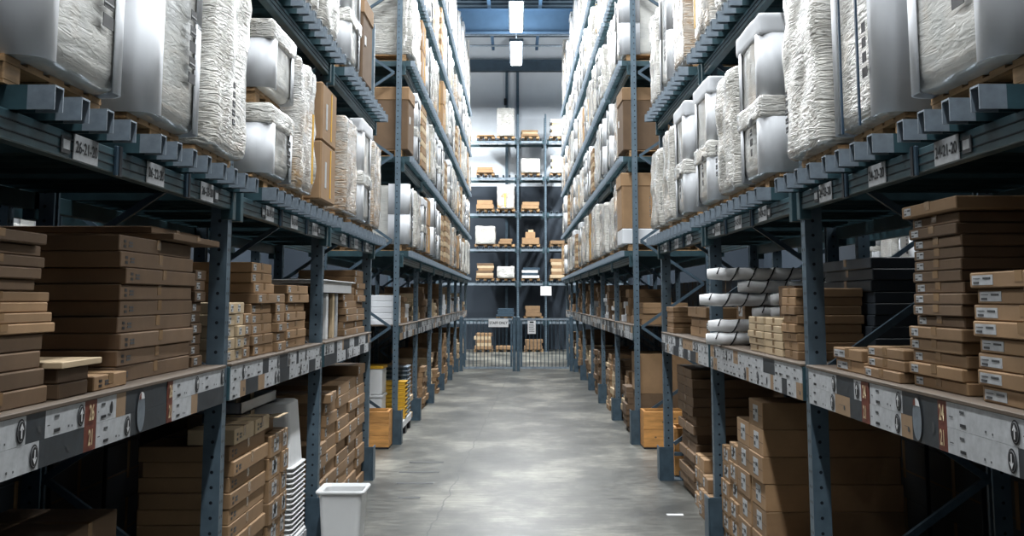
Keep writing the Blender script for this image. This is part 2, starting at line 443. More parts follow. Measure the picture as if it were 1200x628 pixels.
# post guards on the floor
def guard_mesh(h, tall):
    a = MB(); a.box(-.09, .09, -.012, 0, 0, h, 'steel_blue', .004)
    a.box(-.09, -.08, 0, .13, 0, h, 'steel_blue'); a.box(-.09, .09, -.012, .22, 0, .01, 'steel_blue')
    a.box(-.09, .09, .21, .22, 0, .07, 'steel_blue')
    return a.mesh('post_guard')
gm = guard_mesh(.33, 0); gm2 = guard_mesh(.42, 0)
for s in (-1, 1):
    for k, y in enumerate(NEAR[1:]+FAR[:7]):
        o = obj('post_guard', gm2 if k == 3 else gm)
        place(o, s, y, -.05, 0)
        if s < 0:   # mirror so that the side plate faces the camera on both sides
            pass
        else: o.scale = (-1, 1, 1)
        where = 'near rack, %s post with a guard' % ORD[k] if k < 3 else 'far rack, %s post from the gap' % ORD[k-3]
        tag(o, 'blue steel floor guard around a post, %s %s' % (SIDE[s], where), 'post guard', 'steel guards at the post feet')

# pallet shelves: beams, support bars
BH = .09
def beam_mesh(L, m='beam', h=BH, y0=0., y1=.05):
    a = MB(); a.box(-L/2+.05, L/2-.05, y0, y1, 0, h, m, .004)
    a.box(-L/2+.05, L/2-.05, y0-.004, y0, h*.3, h*.34, 'hole'); a.box(-L/2+.05, L/2-.05, y0-.004, y0, h*.66, h*.7, 'hole')  # thin near-black strips along the beam face
    for q in (-1, 1): a.box(q*(L/2-.05), q*(L/2-.11), y0-.012, y1, -.05, h+.03, m, .003)
    return a
def bar_mesh(y0, m, h=.073, sl=.08):
    a = MB()   # inverted U channel reaching out over the aisle, lit end, shaded body coloured in
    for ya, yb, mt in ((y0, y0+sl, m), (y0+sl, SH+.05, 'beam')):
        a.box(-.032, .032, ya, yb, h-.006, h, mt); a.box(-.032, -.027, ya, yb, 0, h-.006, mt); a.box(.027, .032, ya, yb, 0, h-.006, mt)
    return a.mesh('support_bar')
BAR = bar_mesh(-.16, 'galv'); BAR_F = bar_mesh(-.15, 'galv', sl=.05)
TXT = {}
def lettering(t, size, mat, sq=1.):
    k = (t, size, mat, sq)
    if k not in TXT: TXT[k] = text_mesh(*k)
    return TXT[k]
plate = MB(); plate.box(-.105, .105, -.004, 0, 0, .085, 'paper', 0); plate_m = plate.mesh('location_plate')
pl2 = MB(); pl2.box(-.035, .035, -.004, 0, 0, .055, 'mark'); pl2.box(-.025, .025, -.006, -.004, .012, .043, 'paper'); plate2 = pl2.mesh('barcode_plate')
clip = MB(); clip.box(-.03, .03, -.014, .0, -.01, BH+.01, 'navy', .003); clip.box(-.012, .012, -.018, -.014, -.01, BH+.01, 'dark'); clip_m = clip.mesh('beam_clip')
BMC = {}
def shelf(s, yc, L, z, label, group, slots, aisle=None, bay=0, bars=True, bar=None):
    t = obj('pallet_shelf', None)
    k = round(L, 2)
    if k not in BMC: BMC[k] = beam_mesh(L).mesh('beam')
    child('front_beam', BMC[k], t, (0, -.03, 0)); b = child('rear_beam', BMC[k], t, (0, SH+.03, 0)); b.rotation_euler = (0, 0, PI)
    if bars:
        for c in slots:
            for dx in (-.31, -.11, .1, .32):
                u = (c+dx)
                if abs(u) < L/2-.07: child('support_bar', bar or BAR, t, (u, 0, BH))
    if aisle:
        for j in range(3):
            yy = -L/2+(.77, 1.5, 2.25)[j]          # distance from the near end
            u = yy if s < 0 else -yy
            p = child('location_plate', plate_m, t, (u, -.033, .003))
            c = child('lettering', lettering('%s-%02d-20' % (aisle, 21+j+3*bay), .055, 'dark', .95), p, (0, -.006, .042))
            if j != 1:
                q = -.17 if (j == 0) else .16
                child('barcode_plate', plate2, t, (u+(q if s < 0 else -q), -.033, .015))
        for yy in (1.07, 1.93):
            child('beam_clip', clip_m, t, ((-L/2+yy)*(-1 if s > 0 else 1), -.03, 0))
    place(t, s, yc, 0, z)
    tag(t, label, 'rack shelf', group)
    return t
# load slots along y (near racks) measured bay by bay
SLN = [(3.13, 3.86), (4.12, 4.80), (5.0, 5.70), (6.15, 6.80), (6.98, 7.62), (7.86, 8.48), (8.98, 9.6), (9.86, 10.48), (10.72, 11.34)]
LVN = ['lower tier', 'upper tier']
for s in (-1, 1):
    for li, z in enumerate(LV_NEAR):
        for b in range(3):
            y0, y1 = NEAR[b], NEAR[b+1]; yc = (y0+y1)/2
            sl = [((a+c)/2-yc)*(-s) for a, c in SLN[3*b:3*b+3]]
            shelf(s, yc, y1-y0, z, 'teal pallet shelf with projecting steel bars, %s near rack, %s, %s bay from camera' % (SIDE[s], LVN[li], ORD[b]),
                  'pallet shelves of the near racks', sl, ('26' if s < 0 else '24') if li == 0 else None, b)
    for li, z in enumerate(LV_FAR):
        for b in range(7):
            y0, y1 = FAR[b], FAR[b+1]; yc = (y0+y1)/2
            sl = [-.88, 0, .88]
            shelf(s, yc, y1-y0, z, 'steel pallet shelf, %s far rack, %s tier up, %s bay from the gap' % (SIDE[s], ORD[li], ORD[b]),
                  'pallet shelves of the far racks', sl, bar=BAR_F)

# ------------------------------------------------------------------ sign shelves (picking shelf with printed cards along its edge)
def card_mesh(kind, w, h, seed=0):
    a = MB(); r = random.Random(seed)
    base = {'white': 'paper', 'up': 'paper', 'down': 'paper', 'dark': 'sign_dark', 'kraft': 'sign_kraft', 'red': 'red', 'circle': 'paper', 'blob': 'paper', 'disc': 'sign_dark'}[kind]
    a.box(-w/2, w/2, -.004, 0, 0, h, base)
    y = -.0055
    def rect(x0, x1, z0, z1, m): a.quad([(x0, y, z0), (x1, y, z0), (x1, y, z1), (x0, y, z1)], m)
    if kind in ('white', 'up', 'down', 'blob') and w > .07:
        rect(-w*.30, -w*.30+.05, h*.14, h*.26, 'dark'); rect(-w*.30, -w*.30+.04, h*.66, h*.76, 'mark')
        rect(w*.05, w*.05+.012, h*.18, h*.27, 'mark'); rect(w*.14, w*.14+.01, h*.16, h*.24, 'mark')
        rect(-w*.46, -w*.40, h*.42, h*.46, 'mark')
    if kind in ('up', 'down', 'circle'):
        cx = w/2-.038 if kind != 'circle' else 0
        a.disc(cx, h/2, .030, h*.43, y-.001, 'dark'); a.disc(cx, h/2, .024, h*.36, y-.002, 'paper'); a.disc(cx, h/2, .0225, h*.34, y-.003, 'dark')
        yy = y-.004; d = 1 if kind != 'down' else -1; c = h/2
        a.quad([(cx-.0035, yy, c-d*h*.24), (cx+.0035, yy, c-d*h*.24), (cx+.0035, yy, c+d*h*.16), (cx-.0035, yy, c+d*h*.16)], 'paper_white')
        a.quad([(cx, yy, c+d*h*.28), (cx-.014, yy, c+d*h*.06), (cx-.009, yy, c+d*h*.03), (cx, yy, c+d*h*.18), (cx+.009, yy, c+d*h*.03), (cx+.014, yy, c+d*h*.06)], 'paper_white')
    if kind == 'blob': a.disc(w*.22, h*.5, .014, h*.26, y-.001, 'dark')
    if kind == 'disc':
        a.disc(0, h/2, .052, h*.5, y-.001, 'dark', 28); a.disc(0, h*.47, .045, h*.44, y-.002, 'galv', 28)
        a.quad([(-.034, y-.003, h*.76), (.034, y-.003, h*.76), (.026, y-.003, h*.87), (.008, y-.003, h*.92), (-.008, y-.003, h*.92), (-.026, y-.003, h*.87)], 'paper_white')
        a.quad([(-.034, y-.004, h*.76), (-.008, y-.004, h*.76), (-.008, y-.004, h*.92), (-.026, y-.004, h*.87)], 'red')
    if kind in ('dark', 'kraft') and w > .1:
        rect(w*.1, w*.1+.02, h*.3, h*.5, 'mark'); rect(-w*.2, w*.2, h*.5, h*.52, 'mark')
    me = a.mesh('price_card'); return me
CARD = {}
def card(t, kind, u, w, z, h, seed=0):
    k = (kind, round(w, 2), round(h, 3))
    if k not in CARD: CARD[k] = card_mesh(kind, round(w, 2), h, seed)
    return child('number_card' if kind == 'red' else ('round_sticker' if kind == 'disc' else 'price_card'), CARD[k], t, (u, -.012, z))
ZS = 1.475    # shelf surface
def sign_shelf(s, yc, L, label, rows, nums=()):
    t = obj('picking_shelf', None)
    a = MB(); a.box(-L/2+.05, L/2-.05, -.012, .03, -.175, 0, 'beam', .003); child('front_rail', a.mesh('front_rail'), t)
    a = MB(); a.box(-L/2+.05, L/2-.05, SH-.05, SH, -.12, 0, 'beam', .003); child('rear_rail', a.mesh('rear_rail'), t)
    a = MB(); a.box(-L/2+.052, L/2-.052, -.02, SH, .0, .016, 'board', .003); child('deck_board', a.mesh('deck_board'), t)
    # rows: list of (row, kind, near distance0, near distance1)
    for row, kind, d0, d1 in rows:
        c = (d0+d1)/2-L/2; u = c if s < 0 else -c
        z, h = {0: (-.173, .086), 1: (-.086, .086), 2: (-.173, .172)}[row]
        card(t, kind, u, max(.02, d1-d0-.004), z, h)
    for txt, d, z in nums:
        c = d-L/2; u = c if s < 0 else -c
        child('lettering', lettering(txt, .075, 'cream', .62), t, (u, -.0195, z))
    place(t, s, yc, 0, ZS-.016)
    tag(t, label, 'shelf', 'picking shelves edged with printed cards')
def rnd_rows(L, seed):
    r = random.Random(seed); rows = []
    for row in (0, 1):
        d = .06
        while d < L-.12:
            w = r.choice((.08, .12, .16, .2, .26, .3)); w = min(w, L-.06-d)
            kk = r.choice(('white', 'up', 'down', 'dark', 'kraft', 'blob', 'white', 'dark', 'dark', 'circle' if w < .13 else 'white'))
            if w < .1 and kk in ('up', 'down'): kk = 'circle'
            rows.append((row, kk, d, d+w)); d += w
    return rows
# first bays: cards measured from the photograph (distances from the frame at y = 2.95)
B0R = [(1, 'white', .06, .36), (1, 'up', .36, .93), (0, 'blob', .06, .26), (0, 'dark', .26, .39), (0, 'down', .39, .93), (2, 'red', .93, 1.01),
       (2, 'dark', 1.01, 1.15), (2, 'disc', 1.15, 1.27), (1, 'dark', 1.27, 1.37), (0, 'kraft', 1.27, 1.39), (1, 'up', 1.37, 1.76), (0, 'down', 1.39, 1.77),
       (2, 'red', 1.78, 1.88), (1, 'circle', 1.88, 1.98), (1, 'dark', 1.98, 2.25), (0, 'dark', 1.88, 2.05), (0, 'kraft', 2.05, 2.28),
       (1, 'up', 2.25, 2.74), (0, 'up', 2.28, 2.74)]
B0L = [(1, 'up', .06, .46), (0, 'down', .06, .56), (1, 'dark', .46, .6), (1, 'up', .6, .92), (0, 'dark', .56, .92), (2, 'red', .92, 1.03),
       (1, 'blob', 1.03, 1.22), (1, 'kraft', 1.22, 1.32), (1, 'dark', 1.32, 1.42), (0, 'down', 1.03, 1.38), (0, 'dark', 1.38, 1.42), (2, 'disc', 1.42, 1.56),
       (1, 'dark', 1.56, 1.8), (0, 'dark', 1.56, 1.82), (2, 'red', 1.83, 1.9), (1, 'white', 1.9, 2.2), (0, 'white', 1.9, 2.18), (0, 'kraft', 2.18, 2.28),
       (1, 'circle', 2.2, 2.32), (1, 'up', 2.32, 2.74), (0, 'dark', 2.28, 2.74)]
for s in (-1, 1):
    for b in range(3):
        y0, y1 = NEAR[b], NEAR[b+1]; L = y1-y0
        rows = (B0L if s < 0 else B0R) if b == 0 else rnd_rows(L, 31+b+s*7)
        nums = ()
        if b == 0:
            nn = '26' if s < 0 else '24'
            dd = .975 if s < 0 else .97; d2 = 1.865 if s < 0 else 1.83
            nums = ((nn, dd, -.045), ('21', dd, -.13), (nn, d2, -.045), ('21', d2, -.13))
        sign_shelf(s, (y0+y1)/2, L, 'picking shelf edged with printed cards, %s near rack, %s bay from the camera' % (SIDE[s], ORD[b]), rows, nums)
    for b in range(7):
        y0, y1 = FAR[b], FAR[b+1]; L = y1-y0
        sign_shelf(s, (y0+y1)/2, L, 'picking shelf edged with small cards, %s far rack, %s bay from the gap' % (SIDE[s], ORD[b]), rnd_rows(L, 101+b+s*17))

# ------------------------------------------------------------------ pallets and palletised loads
def pallet_mb(w=.76, d=1.08, mb=None, z=0.):
    a = mb or MB()
    g = .08
    for y in (g+.05, d/2, d-.05):
        for x in (-w/2+.065, 0, w/2-.065):
            a.box(x-.055, x+.055, y-.05, y+.05, z+.010, z+.063, 'wood', .003)
        a.box(-w/2, w/2, y-.05, y+.05, z+.063, z+.074, 'wood')
    for x in (-w/2+.06, 0, w/2-.06): a.box(x-.05, x+.05, g, d, z, z+.010, 'wood')
    for i in range(5):
        x = -w/2+.06+i*(w-.12)/4; a.box(x-.055, x+.055, g, d, z+.074, z+.085, 'wood')
    return a
PAL = pallet_mb().mesh('pallet'); PAL_N = pallet_mb(.66).mesh('pallet')
PH = .085
def corner_boards(w, d, z0, z1, bw=.26, m='white_board', nose=.05):
    """L-shaped edge boards with a rounded nose: wide on the side face, narrow on the aisle face"""
    out = []; r = .06; t = .016
    for q in (-1, 1):
        a = MB(); x = q*w/2
        def prof(off):
            p = [(x-q*(r+nose), -off)]
            for j in range(10):
                an = PI/2*j/9; p.append((x-q*r+q*(r+off)*math.sin(an), r-(r+off)*math.cos(an)))
            return p+[(x+q*off, bw*.6), (x+q*off, bw)]
        P_, I_ = prof(t), prof(t-.008)
        n = len(P_); mi = a.mi(m)
        for zz in (z0, z1): a.v += [(p[0], p[1], zz) for p in P_]+[(p[0], p[1], zz) for p in I_]
        N = 2*n
        for i in range(n-1):
            a.f.append((i, i+1, N+i+1, N+i)); a.m.append(mi)
            a.f.append((n+i, n+i+1, N+n+i+1, N+n+i)); a.m.append(mi)
            a.f.append((i, i+1, n+i+1, n+i)); a.m.append(mi); a.f.append((N+i, N+i+1, N+n+i+1, N+n+i)); a.m.append(mi)
        for i in (0, n-1): a.f.append((i, n+i, N+n+i, N+i)); a.m.append(mi)
        me = a.mesh('corner_board'); fl = [abs(p.normal.z) < .5 and len(p.vertices) == 4 and p.area > .002 for p in me.polygons]
        me.polygons.foreach_set('use_smooth', fl); me.update(); out.append(me)
    return out
def cap_mesh(w, d, z0, z1, m='white_board', seed=0, amp=.006):
    a = MB(); a.smooth = True; soft_box(a, -w/2-.02, w/2+.02, -.02, d+.02, z0, z1, m, .022, amp, seed, 6, 4); return a.mesh('top_cover', True)
def film_mesh(w, d, z0, z1, m, seed, r=.035, amp=.014, n=11, ridge=.012, freq=5.):
    a = MB(); a.smooth = True; soft_box(a, -w/2, w/2, 0, d, z0, z1, m, r, amp, seed, n, freq, ridge); return a.mesh('wrapped_cartons', True)
def marks_mesh(x, z, n, w=.06, h=.035, y=-.022, m='dark', tall=False):
    a = MB(); r = random.Random(int(x*100)+n)
    for i in range(n):
        zz = z+i*h*1.5; ww = w*(.7+.5*r.random())
        a.box(x-ww/2, x+ww/2, y-.002, y, zz, zz+h, m)
        if r.random() < .6: a.box(x-ww/2, x+ww/2, y-.004, y-.002, zz+h*.3, zz+h*.42, 'paper')
    return a.mesh('printed_label')
D = .98
def load(kind, w=.66, h=.92, seed=0):
    """empty at the base, pallet and goods as parts; returns (proto, look words)"""
    t = obj('pallet_load', None); H0 = PH
    child('pallet', PAL_N if w < .7 else PAL, t)
    if kind == 'board':
        child('wrapped_cartons', film_mesh(w, D, H0, H0+h, 'wrap_smooth', seed, .06, .004, ridge=.002), t)
        for m in corner_boards(w, D, H0+.0, H0+h*.52): child('corner_board', m, t)
        for m in corner_boards(w+.008, D, H0+h*.5, H0+h+.01): child('corner_board', m, t)
        child('printed_label', marks_mesh(.14, H0+.2, 5, .09, .045), t)
    elif kind == 'strapped':
        child('wrapped_cartons', film_mesh(w, D, H0, H0+h, 'wrap_grey', seed, .06, .005, ridge=.003), t)
        for m in corner_boards(w, D, H0, H0+h): child('corner_board', m, t)
        for x in (-.12, .12):
            a = MB(); a.box(x-.008, x+.008, -.034, -.026, H0-.02, H0+h+.01, 'strap'); a.box(x-.008, x+.008, -.034, D+.02, H0+h+.01, H0+h+.02, 'strap'); child('strap', a.mesh('strap'), t)
        child('printed_label', marks_mesh(.2, H0+.16, 4, .06, .04, -.026), t)
    elif kind == 'wrinkled':
        child('wrapped_cartons', film_mesh(w, D, H0, H0+h, 'wrap_grey', seed, .04, .022, 10, .012), t)
        child('printed_label', marks_mesh(-.12, H0+.12, 5, .05, .03, -.04), t)
    elif kind == 'wrinkled_white':
        child('wrapped_cartons', film_mesh(w, D, H0, H0+h, 'wrap_white', seed, .04, .022, 10, .012), t)
    elif kind == 'wrinkled_mixed':
        child('wrapped_cartons', film_mesh(w, D, H0, H0+h, 'wrap_mixed', seed, .04, .024, 10, .014), t)
        a = MB(); a.box(-.04, 0, -.046, -.04, H0+.05, H0+h*.6, 'yellow'); child('yellow_tape', a.mesh('yellow_tape'), t)
    elif kind == 'wrapped_brown':
        child('wrapped_cartons', film_mesh(w, D, H0, H0+h, 'wrap_brown', seed, .03, .012, 9, .01), t)
    elif kind == 'capped':
        child('wrapped_cartons', film_mesh(w, D, H0, H0+h-.01, 'wrap_smooth', seed, .06, .005, ridge=.003), t)
        for m in corner_boards(w, D, H0, H0+h*.48): child('corner_board', m, t)
        for m in corner_boards(w+.008, D, H0+h*.47, H0+h-.1): child('corner_board', m, t)
        child('top_cover', cap_mesh(w+.01, D, H0+h-.13, H0+h, seed=seed), t)
        a = MB(); a.smooth = True; soft_box(a, -w/2-.022, w/2+.022, -.022, D+.02, H0+h*.34, H0+h*.48, 'wrap_white', .02, .008, seed+3, 6, 5); child('film_band', a.mesh('film_band', True), t)
        child('printed_label', marks_mesh(.1, H0+.12, 4, .06, .04, -.026), t)
    elif kind == 'two_tier':
        h1 = h/2-.06
        child('wrapped_cartons', film_mesh(w, D, H0, H0+h1, 'wrap_smooth', seed, .06, .005, 8, .003), t)
        child('top_cover', cap_mesh(w+.01, D, H0+h1-.11, H0+h1+.01, 'wrap_white', seed), t)
        child('pallet', PAL_N, t, (0, 0, H0+h1+.012))
        z = H0+h1+.098
        child('wrapped_cartons', film_mesh(w, D, z, z+h1, 'wrap_smooth', seed+5, .06, .005, 8, .003), t)
        child('top_cover', cap_mesh(w+.01, D, z+h1-.11, z+h1+.01, 'wrap_white', seed+2), t)
        for m in corner_boards(w, D, H0, H0+h1-.1)+corner_boards(w, D, z, z+h1-.1): child('corner_board', m, t)
        child('printed_label', marks_mesh(.12, H0+.08, 3, .08, .04, -.026), t)
    elif kind == 'brown_cartons':
        for i in range(2):
            a = MB(); z = H0+i*h/2
            a.box(-w/2, w/2, 0, D, z+.002, z+h/2, 'kraft', .012); child('carton', a.mesh('carton'), t)
            a = MB(); a.box(.06, .09, -.004, 0, z+.04, z+h/2-.03, 'yellow'); child('yellow_tape', a.mesh('yellow_tape'), t)
            a = MB(); a.box(-.16, -.10, -.003, 0, z+.1, z+h/2-.14, 'paper'); child('shipping_label', a.mesh('shipping_label'), t)
    elif kind == 'brown_box':
        a = MB(); a.box(-w/2, w/2, 0, D, H0, H0+h*.9, 'kraft_dark', .012); child('carton', a.mesh('carton'), t)
        a = MB(); a.box(-w/2-.01, w/2+.01, -.01, D+.01, H0+h*.72, H0+h*.9+.012, 'kraft', .01); child('carton_lid', a.mesh('carton_lid'), t)
        a = MB(); a.box(-.2, -.12, -.006, 0, H0+h*.4, H0+h*.5, 'paper_white'); child('shipping_label', a.mesh('shipping_label'), t)
    elif kind == 'brown_box_white_base':
        a = MB(); a.box(-w/2-.02, w/2+.02, 0, D, H0, H0+.2, 'white_board', .01); child('white_base', a.mesh('white_base'), t)
        a = MB(); a.box(-w/2, w/2, 0, D, H0+.2, H0+h, 'kraft', .012); child('carton', a.mesh('carton'), t)
        a = MB(); a.box(-w/2-.01, w/2+.01, -.01, D+.01, H0+h*.82, H0+h+.012, 'kraft', .01); child('carton_lid', a.mesh('carton_lid'), t)
    elif kind == 'slats':
        a = MB(); n = 9; hh = h/n
        for i in range(n):
            dx = .012*((i*7) % 3-1); a.box(-w/2+dx, w/2+dx, 0, D, H0+i*hh+.003, H0+(i+1)*hh-.004, 'kraft_pale' if i % 2 else 'kraft', .004)
        child('bundled_boards', a.mesh('bundled_boards'), t)
    return t
PROTO = {}
LOOK = {'board': 'grey load with white corner boards', 'strapped': 'wrapped load with dark straps', 'wrinkled': 'creased grey film load',
        'wrinkled_white': 'creased white film load', 'wrinkled_mixed': 'creased film load with yellow tape', 'wrapped_brown': 'film-wrapped brown load',
        'capped': 'white-capped load', 'two_tier': 'two-tier capped load', 'brown_cartons': 'tall brown cartons with yellow tape', 'brown_box': 'big brown carton load',
        'brown_box_white_base': 'brown carton on white base', 'slats': 'bundled board load'}
def get_load(kind, w, h, var=0):
    k = (kind, w, h, var)
    if k not in PROTO:
        PROTO[k] = load(kind, w, h, len(PROTO)*3+1+var); return PROTO[k]
    return dup(PROTO[k])
# near racks, lower tier (level 0) and upper tier (level 1), slot by slot, nearest first
NL = {(-1, 0): [('board', .70, .92), ('board', .66, .92), ('wrinkled', .66, .92), ('two_tier', .64, .9), ('wrinkled_mixed', .64, .86), ('brown_cartons', .62, .86), ('wrapped_brown', .62, .80), ('capped', .62, .92), ('wrapped_brown', .62, .84)],
      (1, 0): [('board', .70, .92), ('strapped', .66, .92), ('wrinkled', .68, .92), ('capped', .64, .92), ('wrinkled', .64, .80), ('capped', .62, .90), ('capped', .62, .92), ('wrinkled', .62, .86), ('wrinkled', .62, .78)],
      (-1, 1): [('wrinkled_white', .66, .9), ('board', .66, .92), ('wrinkled', .66, .92), ('wrinkled_white', .64, .92), ('wrinkled', .64, .86), ('wrinkled_white', .64, .92), ('capped', .62, .9), ('brown_box', .62, .85), ('pallets', 0, 0)],
      (1, 1): [('wrinkled', .66, .9), ('board', .66, .92), ('wrinkled', .66, .92), ('wrinkled', .64, .92), ('wrinkled_white', .64, .86), ('wrinkled_mixed', .64, .90), ('wrapped_brown', .62, .9), ('board', .62, .92), ('wrinkled_white', .62, .9)]}
pal_thing = None
def empty_pallet(s, yc, dep, z, label, group=None, jit=0):
    o = obj('wooden_pallet', PAL); place(o, s, yc, dep, z, jit); tag(o, label, 'pallet', group or 'empty wooden pallets')
for (s, li), lst in NL.items():
    for k, (kind, w, h) in enumerate(lst):
        a, b = SLN[k]; yc = (a+b)/2; z = LV_NEAR[li]+BH+.0745
        if kind == 'pallets':
            for q in range(2): empty_pallet(s, yc, -.1, z+q*.086, '%s empty wooden pallet at the far end of the left near rack, upper tier' % ('lower', 'upper')[q])
            continue
        o = place(get_load(kind, w, h, k % 3), s, yc, -.1, z, R.uniform(-.012, .012))
        tag(o, '%s, %s near rack, %s, %s load from camera' % (LOOK[kind], SIDE[s], LVN[li], ORD[k]), 'pallet load', 'loads on the near racks')
# far racks
pool = ['wrinkled', 'wrinkled_white', 'capped', 'board', 'wrinkled_white', 'wrapped_brown', 'wrinkled_mixed', 'capped', 'wrinkled', 'brown_cartons', 'slats', 'wrinkled_white', 'board']
rf = random.Random(5)
for s in (-1, 1):
    for li, z0 in enumerate(LV_FAR):
        for k in range(21):
            b = k // 3; yc = (FAR[b]+FAR[b+1])/2+(-.88, 0, .88)[k % 3]
            kind = rf.choice(pool); h = rf.choice((.78, .86, .92, .92)); w = .66
            if li >= 3 and kind in ('brown_cartons', 'slats') and rf.random() < .7: kind = 'wrinkled_white'
            if k == 0 and li == 1: kind, h = 'brown_box', .92
            if k == 0 and li == 0 and s > 0: kind, h = 'brown_box_white_base', .92
            if k == 0 and li == 0 and s < 0: kind, h = 'board', .78
            if s < 0 and li == 0 and k in (8, 9): kind = 'slats'
            if li == 4 and k in (19, 20): h = 1.5 if k == 20 else 1.9; kind = 'wrinkled_white'
            if li == 4 and k not in (19, 20): h = rf.choice((1.2, 1.5, 1.3))
            if li == 4 and kind in ('brown_cartons', 'slats'): kind = 'board'
            if (s, li, k) in ((-1, 2, 6), (1, 1, 9), (1, 3, 5), (-1, 3, 11)):   # gaps in the rows
                continue
            o = place(get_load(kind, w, h, rf.randint(0, 1)), s, yc+rf.uniform(-.03, .03), -.1+rf.uniform(-.03, .02), z0+BH+.0745, rf.uniform(-.02, .02))
            tag(o, '%s, %s far rack, %s tier, %s from gap' % (LOOK[kind], SIDE[s], ORD[li], ORD[k]), 'pallet load', 'loads on the far racks')

# ------------------------------------------------------------------ cartons
CM = {}
def carton(s, y0, y1, d0, d1, z, h, label, mat='kraft', lab=None, tape=True, jit=0., group=None, cat='carton', name='carton', cham=.004):
    """carton between y0 and y1 along the rack, depth d0..d1 behind the front line"""
    w = round(abs(y1-y0), 3); d = round(d1-d0, 3); h = round(h, 4)
    k = (w, d, h, mat)
    if k not in CM:
        a = MB(); a.box(-w/2, w/2, 0, d, .0006, h, mat, min(cham, h*.1)); a.box(-w/2+.01, w/2-.01, -.0007, .0002, h*.47, h*.5, 'kraft_dark') if h > .12 else None
        CM[k] = a.mesh('carton')
    o = obj(name, CM[k]); place(o, s, (y0+y1)/2, d0, z, jit)
    if tape and w > .1:
        kt = ('t', w, d, h)
        if kt not in CM:
            a = MB(); tw = min(.025, w*.1); a.box(-tw, tw, -.0015, 0, h*.35, h+.0012, 'tape'); a.box(-tw, tw, 0, d*.98, h, h+.0012, 'tape'); CM[kt] = a.mesh('tape')
        child('tape', CM[kt], o)
    if lab:
        kl = ('l', w, h, lab)
        if kl not in CM:
            a = MB(); sw = {'big': min(.16, w*.4), 'small': min(.07, w*.3), 'print': min(.12, w*.4), 'mid': min(.14, w*.5)}[lab]
            x = {'big': -w/2+.02+sw/2, 'small': -w/2+.03+sw/2, 'print': -w/2+.05+sw/2, 'mid': 0}[lab]
            if s > 0 and lab in ('big', 'small'): pass
            if lab == 'print':
                for i in range(2):
                    a.box(x-sw/2, x-sw/4, -.001, 0, h*(.22+.32*i), h*(.40+.32*i), 'dark'); a.box(x, x+sw*.4, -.001, 0, h*(.3+.2*i), h*(.44+.2*i), 'mark')
            else:
                a.box(x-sw/2, x+sw/2, -.0015, 0, h*.2, h*.82, 'paper')
                a.box(x-sw*.42, x-sw*.15, -.003, -.0015, h*.28, h*.42, 'mark'); a.box(x+sw*.05, x+sw*.4, -.003, -.0015, h*.55, h*.68, 'mark'); a.box(x-sw*.42, x-sw*.1, -.003, -.0015, h*.6, h*.64, 'mark')
            CM[kl] = a.mesh('shipping_label')
        child('shipping_label', CM[kl], o)
    tag(o, label, cat, group)
    return o
def pos_word(i, n):
    if n == 1: return 'single'
    return 'bottom' if i == 0 else ('top' if i == n-1 else ORD[i]+' up')
def stack(s, y0, y1, d0, d1, z, n, h, what, mat='kraft', lab=None, tape=True, jy=.0, jd=.0, jr=.0, hv=0., group=None, mats=None, seed=1):
    r = random.Random(seed+n*13+int(y0*100)); zz = z
    for i in range(n):
        hh = h*(1+r.uniform(-hv, hv)); a = r.uniform(-jy, jy); b = r.uniform(-jd, jd)
        mt = mats[i % len(mats)] if mats else mat
        carton(s, y0+a, y1+a, d0+b, d1+b, zz, hh, ('%s, %s' % (what, pos_word(i, n))), mt, lab, tape, r.uniform(-jr, jr), group or what)
        zz += hh+.0012
    return zz
G = 'flat cartons on the near picking shelves'
F_ = 'cartons on the floor under the near racks'
# -- left, first bay
stack(-1, 2.98, 3.66, .04, .8, ZS, 4, .055, 'flat box low in leftmost stack at the frame edge', 'kraft_dark', None, True, .03, .02, .01)
stack(-1, 2.98, 3.72, .05, .8, ZS+.225, 4, .032, 'pale thin box midway up the leftmost stack', 'kraft', None, True, .03, .02, .01)
stack(-1, 2.98, 3.64, .05, .8, ZS+.36, 5, .036, 'thin dark box high in the leftmost stack', 'kraft_dark', None, True, .03, .02, .01)
stack(-1, 4.43, 5.42, .08, .9, ZS, 9, .0645, 'wide flat carton in the big stack, left near bay', 'kraft_dark', 'print', True, .035, .015, .01)
stack(-1, 5.5, 5.68, .1, .8, ZS, 9, .052, 'short carton wedged beside the left near post', 'kraft_dark', 'small', False, .015, .015, .01)
for i in range(2): carton(-1, 4.9+.0*i, 5.66, .02+.1*i, .9, ZS+.592+.003+.031*i, .03, 'long thin carton %s across the big left stack' % ('lying', 'topmost')[i], 'kraft_dark', None, True, 0, G)
stack(-1, 3.74, 4.0, .02, .5, ZS, 2, .05, 'dark carton in the low pile before the big left stack', 'kraft_dark', None, False, .01, .01, .02)
carton(-1, 3.70, 4.05, .0, .5, ZS+.104, .022, 'pale board lid on the low dark pile, left near bay', 'kraft_pale', None, False, 0, G)
carton(-1, 4.06, 4.40, .03, .6, ZS, .055, 'low carton with printed end beside the big left stack', 'kraft', 'print', True, 0, G)
stack(-1, 4.9, 5.6, .45, .98, 0, 3, .26, 'dim carton on the floor of left near bay', 'kraft_dark', None, True, .02, .02, .01)
